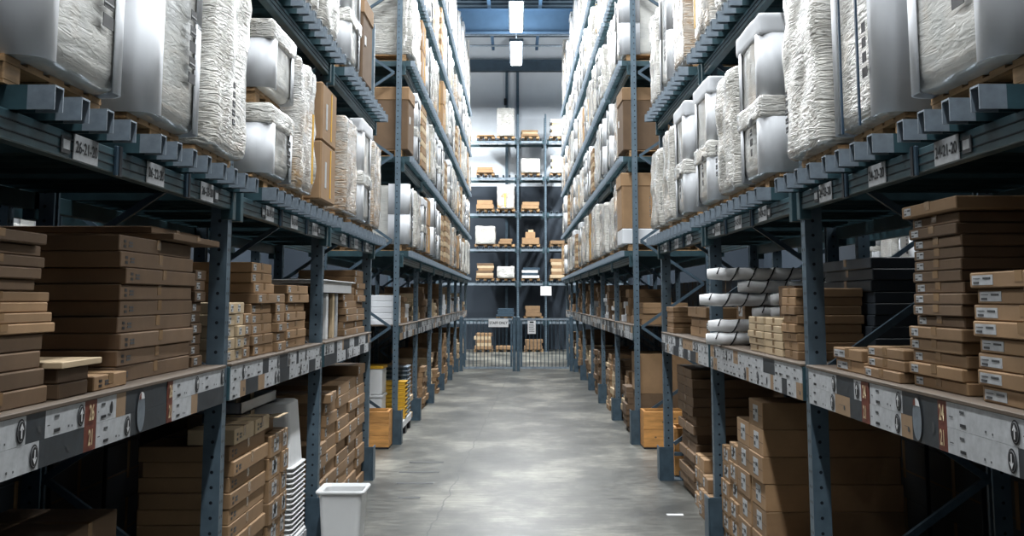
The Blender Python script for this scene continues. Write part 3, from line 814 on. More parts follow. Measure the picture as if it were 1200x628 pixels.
# -- left, second bay, shelf
for c in range(3):
    stack(-1, 5.90+c*.19, 6.07+c*.19, .03, .8, ZS, 5 if c < 2 else 4, .062, 'square-ended long box, %s column past left near post' % ORD[c], 'kraft_pale' if c < 2 else 'kraft', 'small', False, .004, .01, .0)
stack(-1, 6.52, 7.05, .04, .8, ZS, 9, .06, 'flat carton in the tall stack, second left bay', 'kraft', 'small', True, .02, .02, .01)
stack(-1, 7.08, 7.34, .02, .7, ZS, 6, .06, 'small carton between the two shelf stacks, second left bay', 'kraft', 'small', False, .01, .01, .01)
stack(-1, 7.5, 8.2, .05, .85, ZS, 7, .06, 'flat carton in the farther stack, second left bay', 'kraft', 'small', True, .03, .02, .01)
# floor
stack(-1, 6.17, 7.0, .05, .55, 0, 12, .083, 'long carton in the near floor stack beside white bins', 'kraft', 'print', True, .012, .012, .004, group=F_)
carton(-1, 6.17, 6.62, .04, .3, 1.013, .085, 'pale-topped carton on the near floor stack, front one', 'kraft_pale', 'print', True, 0, F_)
carton(-1, 6.66, 7.02, .04, .3, 1.013, .085, 'pale-topped carton on the near floor stack, rear one', 'kraft_pale', 'print', True, 0, F_)
stack(-1, 7.06, 7.38, .04, .6, 0, 7, .135, 'labelled carton, left column next to the white bin stack', 'kraft', 'mid', True, .006, .008, .004, group=F_)
stack(-1, 7.41, 7.60, .04, .6, 0, 7, .135, 'labelled carton, right column next to the white bin stack', 'kraft', 'mid', True, .004, .008, .004, group=F_)
def open_carton():
    t = obj('open_carton', None)
    a = MB(); w, d, h, k = .32, .3, .1, .006
    a.box(-w/2, w/2, 0, k, 0, h, 'kraft'); a.box(-w/2, w/2, d-k, d, 0, h, 'kraft'); a.box(-w/2, -w/2+k, 0, d, 0, h, 'kraft'); a.box(w/2-k, w/2, 0, d, 0, h, 'kraft'); a.box(-w/2, w/2, 0, d, 0, k, 'kraft_dark')
    child('body', a.mesh('body'), t)
    for q in (-1, 1):
        a = MB(); a.bar((q*w/2, d/2, h), (q*(w/2+.10), d/2, h+.02), .005, d*.94, 'kraft_pale'); child('flap', a.mesh('flap'), t)
    a = MB(); a.bar((0, 0, h), (0, -.10, h+.01), .005, .3, 'kraft_pale'); child('flap', a.mesh('flap'), t)
    return t
o = place(open_carton(), -1, 7.25, .1, .957)
tag(o, 'open carton with raised flaps on top of the labelled floor cartons', 'carton', F_)
# white nested bins
def bin_mesh(w, d, h, taper, inverted=False, t=.006, rim=.02):
    a = MB(); W = w/2; Dd = d/2; w2 = W*taper; d2 = Dd*taper
    def ring(x, y, z, r=.035):
        pts = []
        for cx, cy, a0 in ((x-r, y-r, 0), (-x+r, y-r, 90), (-x+r, -y+r, 180), (x-r, -y+r, 270)):
            for j in range(5):
                an = math.radians(a0+j*22.5); pts.append((cx+r*math.cos(an), cy+r*math.sin(an), z))
        return pts
    rings = [ring(w2-.02, d2-.02, 0), ring(w2, d2, .012), ring(W-.012, Dd-.012, h-rim), ring(W+.008, Dd+.008, h-rim), ring(W+.012, Dd+.012, h-rim/2), ring(W+.008, Dd+.008, h), ring(W-.006, Dd-.006, h),
             ring(W-.02, Dd-.02, h-rim), ring(w2-t, d2-t, .02), ring(w2-.03, d2-.03, .014)]
    n = 20; mi = a.mi('white_plastic')
    for r in rings: a.v += r
    for i in range(len(rings)-1):
        for j in range(n): a.f.append((i*n+j, i*n+(j+1) % n, (i+1)*n+(j+1) % n, (i+1)*n+j)); a.m.append(mi)
    a.f.append(tuple(range(n))[::-1]); a.m.append(mi); a.f.append(tuple((len(rings)-1)*n+j for j in range(n))); a.m.append(mi)
    if inverted: a.v = [(x, -y, h-z) for x, y, z in a.v]
    return a.mesh('bin', False)
bm_ = bin_mesh(.33, .36, .45, .80)
for p in bm_.polygons: p.use_smooth = False
t = obj('waste_bin', bm_); t.location = (-1.255, 8.25, 0)
tag(t, 'white tapered plastic bin standing alone on the floor before the left rack', 'bin')
bi = bin_mesh(.36, .56, .45, .80, True)
f = MB(); f.box(-.24, .24, 0, .42, .03, .2, 'white_plastic', .02); f.box(-.22, .22, .02, .4, 0, .03, 'white_plastic')
for i in range(5): f.box(-.2+i*.1-.03, -.2+i*.1+.03, -.006, 0, .07, .16, 'paper')
o = obj('plastic_crate', f.mesh('plastic_crate')); place(o, -1, 8.0, .02, 0); tag(o, 'white plastic crate on the floor under the stack of nested bins', 'crate')
bim = bin_mesh(.46, .40, .45, .78, True, rim=.012)
for i in range(14):
    o = obj('nested_bin', bim); place(o, -1, 8.0, .24, .203+i*.034)
    tag(o, 'white upturned bin nested in the tall stack beside cartons, %s' % pos_word(i, 14), 'bin', 'nested white bins')
tray = MB(); tray.box(-.5, .5, 0, .5, 0, .008, 'white_plastic')
for q in (-1, 1): tray.box(q*.5, q*.492, 0, .5, .0, .07, 'white_plastic')
tray.box(-.5, .5, 0, .008, 0, .07, 'white_plastic'); tray.box(-.5, .5, .492, .5, 0, .07, 'white_plastic')
stack(-1, 6.95, 7.6, .62, .82, 0, 4, .273, 'tall carton at the back behind the near floor stack', 'kraft_dark', None, True, 0, 0, 0, group=F_)
o = obj('white_tray', tray.mesh('white_tray')); place(o, -1, 7.45, .2, 1.099)
tag(o, 'long shallow white tray lying high behind the cartons beside the bin stack', 'tray')
# -- left, third bay
stack(-1, 10.0, 10.7, .05, .6, ZS, 7, .062, 'small carton in near column, third left bay shelf', 'kraft', 'small', False, .03, .02, .01)
stack(-1, 10.72, 11.3, .05, .6, ZS, 10, .060, 'small carton in far column, third left bay shelf', 'kraft', 'small', False, .03, .02, .01)
stack(-1, 9.2, 9.7, .35, .95, ZS, 2, .19, 'tall carton behind the leaning boards, third left bay', 'kraft_dark', 'mid', True, 0, 0, 0)
f = MB(); f.box(-.85, .85, 0, .42, 0, .012, 'white_plastic', .003); f.box(-.83, .83, .0, .02, -.08, 0, 'white_plastic'); f.box(-.83, .83, .40, .42, -.08, 0, 'white_plastic')
f.box(-.9, .9, -.03, .45, .012, .022, 'white_plastic', .003)
o = obj('white_trough', f.mesh('white_trough')); place(o, -1, 9.6, .05, ZS+.465)
tag(o, 'white trough-shaped panel laid across the cartons, third left bay shelf', 'panel')
for i, (y, m) in enumerate(((9.3, 'white_plastic'), (9.62, 'kraft_pale'), (9.8, 'paper'))):
    f = MB(); f.box(-.05, .05, 0, .03, 0, .38, m, .003)
    o = obj('upright_board', f.mesh('upright_board')); place(o, -1, y, .08, ZS)
    tag(o, 'narrow upright %s panel under the white trough, third left bay' % ('white', 'tan', 'grey')[i], 'board')
for c, (y0, y1, n, sd) in enumerate(((8.72, 9.05, 7, 1), (9.08, 9.62, 10, 2), (9.65, 10.25, 11, 3), (10.28, 10.8, 11, 4), (10.83, 11.34, 12, 5))):
    stack(-1, y0, y1, .04, .75, 0, n, .096, 'floor carton, %s column past the white bin, left' % ORD[c], 'kraft', 'small', False, .012, .018, .01, group=F_, seed=sd)
carton(-1, 9.0, 9.45, -.0, .5, .975, .07, 'loose carton jutting from the top of the floor cartons, third left bay', 'kraft', 'small', True, .06, F_)

# -- right, first bay
stack(1, 2.98, 3.70, .03, .8, ZS, 8, .0515, 'flat carton with big grey label, stack at right frame edge', 'kraft', 'big', True, .02, .012, .006)
stack(1, 3.86, 4.38, .05, .85, ZS, 5, .045, 'thin flat carton low in the tall right stack', 'kraft', 'small', True, .02, .012, .01)
stack(1, 3.86, 4.32, .05, .85, ZS+.231, 10, .040, 'thin flat carton high in the tall right stack', 'kraft_dark', 'small', True, .02, .012, .01)
carton(1, 3.80, 4.34, .02, .9, ZS+.231+.413, .046, 'overhanging top carton of the tall right stack', 'kraft', 'small', True, 0, G)
stack(1, 4.44, 4.90, .03, .7, ZS, 3, .043, 'flat carton in the middle low stack, right near bay', 'kraft', 'small', True, .02, .012, .01)
stack(1, 4.95, 5.38, .03, .6, ZS, 2, .052, 'flat carton in the far low pair, right near bay', 'kraft', 'big', True, .02, .012, .01)
# -- right, second bay, shelf
stack(1, 5.98, 6.9, .42, .97, ZS, 9, .061, 'wide dark carton behind the right near post', 'shade_goods', None, True, .01, .01, .004)
stack(1, 6.10, 6.40, .03, .4, ZS, 8, .048, 'small carton in the column beside the right near post', 'kraft', None, True, .01, .01, .01)
for c in range(2):
    stack(1, 6.44+c*.46, 6.88+c*.46, .03, .4, ZS, 5 if c == 0 else 5, .043, 'pale flat carton, %s pile beside the striped rolls' % ORD[c], 'kraft_pale', None, True, .015, .01, .01)
def roll(s, y, d0, L, z, label, r=.046, mat='paper_white'):
    t = obj('wrapped_roll', None)
    a = MB(); n = 12; pts = []; rs = []
    for i in range(n+1):
        q = i/n; pts.append((.004*math.sin(i*1.7), L*q, .003*math.sin(i*2.3))); rs.append(r*(1 if 0 < i < n else .82)+.0015*math.sin(i*3.1))
    a.tube(pts, rs, mat, 14); a.smooth = False; child('roll_body', a.mesh('roll_body', True), t)
    a = MB(); pts = []; turns = L/.15
    for i in range(int(turns*14)+1):
        q = i/14/turns; an = 2*PI*i/14; pts.append(((r+.001)*math.cos(an), .06+(L-.1)*q, (r+.001)*math.sin(an)))
    a.tube(pts, .006, 'dark', 5); child('black_tape_spiral', a.mesh('black_tape_spiral', True), t)
    place(t, s, y, d0, z); tag(t, label, 'roll', 'rolls bound with black tape'); return t
rz = [ZS+.0465+i*.0935 for i in range(6)]
for i, (d0, w_) in enumerate(((-.12, 'bottom one, sticking out'), (-.10, 'second up, sticking out'), (.22, 'third up, set back'), (-.16, 'fourth up, sticking out'), (.12, 'fifth up, set back'), (-.10, 'top one, sticking out'))):
    roll(1, 8.1+.01*(i % 2), d0, .95, rz[i], 'white roll bound with black tape, %s' % w_)
for i in range(4):
    roll(1, 7.95-.0*i, .32, .62, rz[i], 'shorter white roll set back beside the protruding rolls, %s' % pos_word(i, 4))
stack(1, 8.18, 8.48, .18, .9, ZS, 2, .17, 'brown carton behind the striped rolls', 'kraft', 'mid', True, 0, 0, 0)
stack(1, 7.4, 7.85, .35, .95, ZS, 3, .14, 'dark carton between pale boxes and striped rolls', 'kraft_dark', None, True, .01, .01, .01)
# floor
for c, (y0, y1, n, h) in enumerate(((7.04, 7.44, 7, .165), (7.46, 7.86, 6, .165), (7.88, 8.18, 6, .13), (8.2, 8.5, 6, .12))):
    stack(1, y0, y1, .04, .9 if c < 2 else .7, 0, n, h, 'labelled square carton, %s column, right floor block' % ORD[c], 'kraft', 'mid', c > 1, .004, .01, .003, group=F_)
for c, (y0, y1, n) in enumerate(((6.0, 6.28, 5), (6.3, 6.6, 4), (6.62, 6.95, 3))):
    stack(1, y0, y1, .05, .6, 0, n, .1, 'low carton, %s pile behind the right near post' % ORD[c], 'kraft', 'small', True, .01, .02, .01, group=F_)
# -- right, third bay
stack(1, 10.9, 11.35, .04, .5, ZS, 5, .05, 'thin carton in the farthest shelf pile of right near rack', 'kraft', None, False, .02, .02, .01)
stack(1, 9.3, 10.3, .1, .8, ZS, 3, .085, 'square carton on the shelf of third right bay', 'kraft', None, True, .01, .02, .01)
stack(1, 8.8, 9.05, .05, .5, ZS, 2, .075, 'small grey-ended carton beside the second right post', 'kraft_dark', 'small', True, .01, .01, .01)
stack(1, 10.2, 11.1, .12, .95, 0, 14, .082, 'thin carton in the jagged tall floor stack, third right bay', 'kraft_dark', None, True, .03, .03, .01, group=F_)
for c, (y0, y1, n) in enumerate(((9.0, 9.3, 2), (9.32, 9.62, 3), (9.64, 10.12, 4))):
    stack(1, y0, y1, .02+.04*c, .6, 0, n, .11, 'small floor carton, %s pile before the jagged stack' % ORD[c], 'kraft', 'small', True, .01, .02, .02, group=F_)

# -- end barriers and gap
def crate(x0, x1, y0, y1, h, label, n=2):
    t = obj('wooden_barrier', None, None, ((x0+x1)/2, y0, 0)); w = (x1-x0)/2; hh = (h-.02)/n
    for i in range(n):
        a = MB(); a.box(-w, w, 0, .03, .02+i*hh, .02+(i+1)*hh-.006, 'orange_wood', .004); child('plank', a.mesh('plank'), t)
    a = MB(); a.box(-w, -w+.03, .03, y1-y0, .02, h, 'orange_wood'); a.box(w-.03, w, .03, y1-y0, .02, h, 'orange_wood'); a.box(-w, w, y1-y0-.03, y1-y0, .02, h, 'orange_wood'); a.box(-w, w, 0, y1-y0, 0, .02, 'dark'); child('box_sides', a.mesh('box_sides'), t)
    a = MB()
    for (x, z) in ((-w*.5, .32), (-w*.2, .36), (w*.4, .3), (-w*.7, .14), (w*.1, .1)): a.disc(x, z, .014, .011, -.001, 'kraft_dark', 10)
    child('knots', a.mesh('knots'), t)
    tag(t, label, 'barrier')
crate(1.55, 2.5, 13.7, 14.1, .45, 'orange plank box closing the near end of the right far rack')
crate(-2.5, -1.55, 13.7, 14.1, .45, 'orange plank box closing the near end of the left far rack', 3)
crate(1.62, 2.5, 11.56, 11.9, .5, 'orange plank box closing the far end of the right near rack')

# plastic goods in the first far bay, left
def tub(s, yc, dep, z, w, d, h, m, label, group=None, rim=None):
    t = obj('plastic_tub', None)
    a = MB(); a.box(-w/2, w/2, 0, d, 0, h, m, .012); child('body', a.mesh('body'), t)
    a = MB(); a.box(-w/2-.015, w/2+.015, -.015, d+.015, h-.03, h+.004, rim or m, .004); child('rim', a.mesh('rim'), t)
    place(t, s, yc, dep, z); tag(t, label, 'tub', group); return t
f = MB(); f.box(-.75, .75, 0, .9, .1, .2, 'white_plastic', .008)
for x in (-.6, 0, .6): f.box(x-.08, x+.08, 0, .9, 0, .1, 'dark')
o = obj('plastic_pallet', f.mesh('plastic_pallet')); place(o, -1, 15.35, .0, 0); tag(o, 'pale plastic pallet on the floor under yellow tubs, left far rack', 'pallet')
tub(-1, 14.85, .25, .203, .45, .62, .36, 'white_plastic', 'white plastic tub on the pale pallet, lower of two behind barrier')
tub(-1, 14.85, .25, .57, .45, .62, .36, 'white_plastic', 'white plastic tub with orange rim, upper of two behind barrier', None, 'yellow')
for i in range(9):
    f = MB(); f.box(-.13, .13, 0, .4, 0, .05, 'yellow', .006); f.box(-.14, .14, -.01, .41, .04, .052, 'yellow', .003)
    for j in range(5): f.box(-.1+j*.045, -.08+j*.045, -.002, 0, .01, .035, 'kraft_dark')
    o = obj('yellow_tray', f.mesh('yellow_tray')); place(o, -1, 15.3, .0, .203+i*.0555)
    tag(o, 'yellow plastic tray in the stack on the pale pallet, %s' % pos_word(i, 9), 'tray', 'stacked yellow trays')
for i in range(12):
    f = MB(); f.box(-.2, .2, 0, .5, 0, .04, 'navy', .006); f.box(-.215, .215, -.015, .51, .04, .052, 'galv', .003)
    o = obj('dark_tray', f.mesh('dark_tray')); place(o, -1, 15.82, .02, .203+i*.056)
    tag(o, 'dark blue tray with pale rim behind the yellow trays, %s' % pos_word(i, 12), 'tray', 'stacked dark trays')
# sheets on the shelf of first far bay, left
for i in range(5):
    f = MB(); f.box(-.5, .5, 0, .8, 0, .075, 'white_board', .006)
    o = obj('panel_pack', f.mesh('panel_pack')); place(o, -1, 14.9, .1, ZS+i*.0765)
    tag(o, 'wide pale panel pack on left shelf just past the gap, %s' % pos_word(i, 5), 'panel', 'pale panel packs')
# right first far bay
carton(1, 14.4, 15.3, .1, .95, 0, .60, 'big dark brown carton behind the orange barrier, lower', 'kraft_dark', None, True, 0)
carton(1, 14.4, 15.3, .08, .97, .601, .5, 'big brown carton behind the orange barrier, upper with tape', 'kraft', None, True, 0)
# far bays: mixed small stacks on floor and shelf
rg = random.Random(21)
for s in (-1, 1):
    for b in range(7):
        y0, y1 = FAR[b]+.1, FAR[b+1]-.1
        y = y0 if not (b == 0) else (16.2 if s < 0 else 15.4); c = 0
        while y < y1-.3:      # floor
            w = min(rg.uniform(.35, .6), y1-y)
            n = rg.randint(5, 11); hh = rg.uniform(.07, .1)
            stack(s, y, y+w-.03, .02+rg.uniform(0, .1), .8, 0, n, hh, 'floor carton, %s far rack, %s bay, %s pile' % (SIDE[s], ORD[b], ORD[c]), rg.choice(('kraft', 'kraft_pale', 'kraft_dark', 'kraft')), None, False, .015, .03, .02, group='floor cartons under the far racks', seed=b)
            y += w+rg.uniform(0, .12); c += 1
        y = y0 if not (b == 0) else (15.5 if s < 0 else 14.4); c = 0
        while y < y1-.3:      # shelf
            w = min(rg.uniform(.3, .6), y1-y)
            n = rg.randint(1, 6); hh = rg.uniform(.06, .12)
            stack(s, y, y+w-.03, .03+rg.uniform(0, .1), .7, ZS, n, hh, 'shelf carton, %s far rack, %s bay, %s pile' % (SIDE[s], ORD[b], ORD[c]), rg.choice(('kraft', 'white_board', 'kraft_dark', 'kraft_pale')), None, False, .015, .03, .02, group='cartons on the far picking shelves', seed=b+50)
            y += w+rg.uniform(0, .25); c += 1

# worn marks on the floor
for i, (x, y, l, m, w_) in enumerate(((-1.0, 12.6, .38, 'dark', 'dark scuff'), (-1.02, 11.9, .42, 'dark', 'dark scuff'), (-1.0, 11.2, .36, 'dark', 'dark scuff'), (-.98, 10.4, .2, 'dark', 'short dark scuff'), (1.34, 9.6, .14, 'paper_white', 'short white tape strip'))):
    a = MB(); a.box(-l/2, l/2, -.035, .035, 0, .003, 'mark' if m == 'dark' else m)
    o = obj('floor_mark', a.mesh('floor_mark')); o.location = (x, y, .0005)
    tag(o, '%s on the concrete floor, %s' % (w_, 'beside the right guard' if i == 4 else ORD[i]+' from the far end at left'), 'floor mark')

# ------------------------------------------------------------------ gate
def gate(x0, x1, y, label):
    t = obj('gate_leaf', None, None, ((x0+x1)/2, y, 0)); w = (x1-x0)/2
    a = MB(); a.box(-w, w, -.025, .025, 1.27, 1.32, 'galv'); a.box(-w, w, -.025, .025, .06, .11, 'galv'); a.box(-w, -w+.05, -.025, .025, .11, 1.27, 'steel_blue'); a.box(w-.05, w, -.025, .025, .11, 1.27, 'steel_blue'); child('frame', a.mesh('frame'), t)
    for i in range(11):
        x = -w+.05+(2*w-.1)*(i+1)/12; a = MB(); a.tube([(x, 0, .11), (x, 0, 1.27)], .010, 'steel_blue', 6); child('bar', a.mesh('bar'), t)
    tag(t, label, 'gate', 'swing gates across the aisle')
gate(-1.33, -.10, 28.2, 'left gate leaf with vertical bars closing the aisle, staff sign hanging on it')
gate(.10, 1.33, 28.2, 'right gate leaf with vertical bars closing the aisle, paper notice on it')
for x, w_ in ((-1.39, 'left end of the aisle gate'), (-.05, 'left of the two at the gate middle'), (.05, 'right of the two at the gate middle'), (1.39, 'right end of the aisle gate')):
    a = MB(); a.box(x-.042, x+.042, 28.15, 28.25, 0, 1.36, 'steel_blue', .006); a.box(x-.046, x+.046, 28.14, 28.26, 0, .02, 'steel_blue')
    tag(obj('gate_post', a.mesh('gate_post')), 'square blue gate post, %s' % w_, 'post', 'gate posts')
t = obj('staff_sign', None, None, (-.45, 28.165, 1.1)); a = MB(); a.box(-.25, .25, -.006, 0, 0, .2, 'paper_white', 0); child('board', a.mesh('board'), t)
child('lettering', lettering('STAFF ONLY', .095, 'dark', .85), t, (0, -.009, .1)); tag(t, 'white sign reading STAFF ONLY hanging on the left gate leaf', 'sign')
t = obj('paper_notice', None, None, (.39, 28.165, .93)); a = MB(); a.box(-.1, .1, -.004, 0, 0, .33, 'paper_white', 0); child('sheet', a.mesh('sheet'), t)
a = MB()
for i in range(6): a.box(-.07, .07-.02*(i % 2), -.006, -.004, .05+i*.035, .062+i*.035, 'mark')
a.box(-.05, .05, -.006, -.004, .27, .31, 'dark'); child('print', a.mesh('print'), t)
tag(t, 'white paper notice fixed to the right gate leaf', 'notice')

# ------------------------------------------------------------------ rack across the back
BX = [-2.75, .06, 1.03, 3.85]
for k, x in enumerate(BX):
    o = place(inst(far_fr), 0, x, 0, 0)
    tag(o, 'blue upright frame of the rack across the back, %s from the left' % ORD[k], 'rack frame', 'upright frames of the back rack')
LB = [.95, 2.27, 3.45, 4.68, 5.95, 7.25]
for k in range(3):
    x0, x1 = BX[k], BX[k+1]
    for li, z in enumerate(LB):
        L = x1-x0
        sl = {0: [-1.05+1.355, -.35+1.355], 1: [0], 2: [-.9, 0, .9]}[k]
        t = shelf(0, (x0+x1)/2, L, z, 'shelf of the back rack, %s level up, %s bay from the left' % (ORD[li], ORD[k]), 'shelves of the back rack', sl, bar=BAR_F)
        a = MB(); a.box(-L/2+.06, L/2-.06, -.036, -.032, .0, .08, 'galv'); child('edge_strip', a.mesh('edge_strip'), t)
def flat_pile(n, w, hh, m, seed, jit=.03):
    a = MB(); r = random.Random(seed); z = PH
    for i in range(n):
        dx = r.uniform(-jit, jit); ww = w*(1-r.uniform(0, .15)*(i > 0)); a.box(dx-ww/2, dx+ww/2, .03, .9, z+.002, z+hh, m if isinstance(m, str) else m[i % len(m)], .006); z += hh
    return a.mesh('goods')
def back_load(x, z, look, kind, **k):
    if kind in LOOK: t = get_load(kind, k.get('w', .66), k['h'], 0)
    else:
        t = obj('pallet_load', None); child('pallet', PAL_N, t)
        if kind == 'pile': child('goods', flat_pile(k['n'], k.get('w', .6), k['hh'], k['m'], int(x*10)+k['n']), t)
        if kind == 'pyramid':
            a = MB(); a.box(-.3, .3, .05, .9, PH, PH+.22, 'kraft', .006); child('lower_cartons', a.mesh('lower_cartons'), t)
            a = MB(); a.box(-.18, .16, .1, .8, PH+.222, PH+.42, 'kraft', .006); child('upper_carton', a.mesh('upper_carton'), t)
            a = MB(); a.box(-.08, .10, .15, .7, PH+.422, PH+.5, 'kraft_pale', .006); child('top_carton', a.mesh('top_carton'), t)
    place(t, 0, x, -.1, z+BH+.0745, R.uniform(-.03, .03)); tag(t, look, 'pallet load', 'loads on the back rack')
A, B_, C_, E_ = -1.08, -.37, .50, 1.50
back_load(A, LB[5], 'low bare boards on a pallet, top left of the back rack', 'pile', n=1, hh=.04, m='wood')
back_load(B_, LB[5], 'tall white wrapped load on the top level of the back rack', 'wrinkled_white', h=1.0, w=.6)
back_load(C_, LB[5], 'low uneven brown boards on a pallet, top level right of tall white load', 'pile', n=3, hh=.07, m=['kraft', 'kraft_pale'])
back_load(E_, LB[5], 'pale banded stack at the right end of the top back level', 'pile', n=5, hh=.12, m=['paper_white', 'kraft_pale'])
back_load(A, LB[4], 'low brown carton on pallet, back rack, second level from top, left', 'pile', n=2, hh=.1, m='kraft')
back_load(C_, LB[4], 'white wrapped low load on pallet, back rack, second level from top', 'wrinkled_white', h=.5, w=.66)
back_load(E_, LB[4], 'pale banded stack, right end, back rack second level from top', 'pile', n=5, hh=.12, m=['paper_white', 'kraft_pale'])
back_load(A, LB[3], 'brown carton load, left, back rack third level from top', 'pile', n=2, hh=.15, m='kraft')
back_load(B_, LB[3], 'tall film-wrapped load, middle of back rack, third level from top', 'wrinkled_mixed', h=.86, w=.6)
back_load(C_, LB[3], 'low flat brown cartons, back rack third level from top, right of middle', 'pile', n=2, hh=.12, m='kraft')
back_load(A, LB[2], 'white wrapped cube load, left, back rack fourth level from top', 'wrinkled_white', h=.62, w=.7)
back_load(B_, LB[2], 'small low brown parcel on pallet, back rack fourth level from top', 'pile', n=2, hh=.09, w=.45, m='kraft')
back_load(C_, LB[2], 'pyramid of brown cartons on a pallet in the back rack', 'pyramid')
back_load(E_, LB[2], 'low brown parcel, right end, back rack fourth level from top', 'pile', n=1, hh=.12, m='kraft')
back_load(A, LB[1], 'uneven brown stack, left, lowest pallet level of back rack', 'pile', n=6, hh=.085, m=['kraft', 'kraft_pale', 'kraft_dark'])
back_load(B_, LB[1], 'white lumpy load, middle, lowest pallet level of back rack', 'wrinkled_white', h=.4, w=.6)
back_load(C_, LB[1], 'mixed dark and white bundle, lowest pallet level of back rack', 'pile', n=4, hh=.09, m=['paper_white', 'navy'])
back_load(E_, LB[1], 'pale and brown stack, right end, lowest pallet level of back rack', 'pile', n=6, hh=.11, m=['kraft_pale', 'kraft'])
back_load(B_, LB[0], 'dark stacked goods on the low back shelf above staff sign', 'pile', n=4, hh=.07, m='navy')
back_load(C_+.1, LB[0], 'brown cartons on the low back shelf above the notice', 'pile', n=3, hh=.12, w=.55, m='kraft')
for x, lk, n in ((A-.05, 'wrapped brown load on the floor behind the left gate leaf', 5), (B_, 'low pallet with boards on the floor behind the staff sign', 1), (C_+.1, 'brown carton load on the floor behind the right gate leaf', 3)):
    t = obj('pallet_load', None); child('pallet', PAL_N, t); child('goods', flat_pile(n, .62, .11, ['kraft', 'kraft_pale'] if n == 5 else 'kraft', n), t)
    t.location = (x, 38.2, 0); tag(t, lk, 'pallet load', 'loads on the floor behind the gate')
t = obj('blank_sign', None, None, (1.03, 38.45, 1.92)); a = MB(); a.box(-.19, .19, -.01, 0, 0, .32, 'paper_white', .002); child('board', a.mesh('board'), t)
tag(t, 'small blank white board on the back rack post above the gate', 'sign')

# ------------------------------------------------------------------ racks of the neighbouring aisles, glimpsed through the shelves
for s in (-1, 1):
    for k, y in enumerate((5.77, 8.6, 11.45)):
        o = inst(near_fr); o.location = (s*3.65, y, 0); o.rotation_euler = (0, 0, s*PI/2)
        tag(o, 'dim upright frame behind the %s near rack, %s from the camera' % (SIDE[s], ORD[k]), 'rack frame', 'frames of the back-to-back racks')
    for k in range(4):
        y0, y1 = [2.95, 5.77, 8.6, 11.45, 14.3][k:k+2]
        t = shelf(s, (y0+y1)/2, y1-y0, LV_NEAR[0]+.13, 'dim shelf behind the %s near rack, %s bay from camera' % (SIDE[s], ORD[k]), 'shelves of the back-to-back racks', [-.88, 0, .88])
        t.location.x = s*3.65; t.rotation_euler = (0, 0, s*PI/2)
    for k in range(11):      # added goods of the back-to-back rack, their dark colour standing for shade
        y0 = (NEAR+FAR)[k] if k < 11 else 0
        for c in range(3):
            for q in range(3):
                carton(s, y0+.12+c*.9, y0+.95+c*.9, 1.28, 2.05, q*.401, .4, 'large added dark carton behind the %s racks, %s bay, %s pile, %s' % (SIDE[s], ORD[k], ORD[c], pos_word(q, 3)), 'shade_goods', None, True, 0, 'added dark cartons in the back-to-back racks')
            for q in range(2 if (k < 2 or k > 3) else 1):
                carton(s, y0+.12+c*.9, y0+.95+c*.9, 1.28, 2.05, ZS+q*.301, .3, 'added dark carton on shelf behind %s racks, %s bay, %s pile, %s' % (SIDE[s], ORD[k], ORD[c], pos_word(q, 2)), 'shade_goods', None, True, 0, 'added dark cartons in the back-to-back racks')
        f = MB(); f.box(3.55 if s > 0 else -3.65, 3.65 if s > 0 else -3.55, y0+.06, y0+2.76, ZS-.12, ZS-.01, 'beam'); f.box(2.75 if s > 0 else -3.6, 3.6 if s > 0 else -2.75, y0+.06, y0+2.76, ZS-.01, ZS, 'board')
        tag(obj('goods_shelf', f.mesh('goods_shelf')), 'dim lower shelf of the rack behind the %s racks, %s bay from camera' % (SIDE[s], ORD[k]), 'shelf', 'lower shelves of the back-to-back racks')
    for k in range(14):
        y = 8.3+k*1.0
        o = get_load(('wrinkled_white', 'capped', 'board')[k % 3], .66, .92, k % 2)
        o.location = (s*6.8, y, 2.3); o.rotation_euler = (0, 0, -s*PI/2)
        tag(o, 'pale load across the next aisle on the %s, %s from the camera' % (SIDE[s], ORD[k]), 'pallet load', 'loads across the next aisles')
    a = MB(); a.box(0, 1.1, 7.5, 22, 0, .09, 'beam'); a.box(0, .05, 7.5, 22, -.1, 0, 'beam')
    o = obj('long_shelf', a.mesh('long_shelf')); o.location = (6.75 if s > 0 else -7.85, 0, 2.205)
    tag(o, 'long dark shelf across the next aisle on the %s' % SIDE[s], 'shelf')
    a = MB()
    for y in (8, 14.5, 21.5): a.box(.5, .6, y, y+.1, 0, 2.1, 'steel_blue')
    o = obj('shelf_support', a.mesh('shelf_support')); o.location = (6.75 if s > 0 else -7.85, 0, 0)
    tag(o, 'dark posts holding the long shelf of the next aisle, %s' % SIDE[s], 'support')

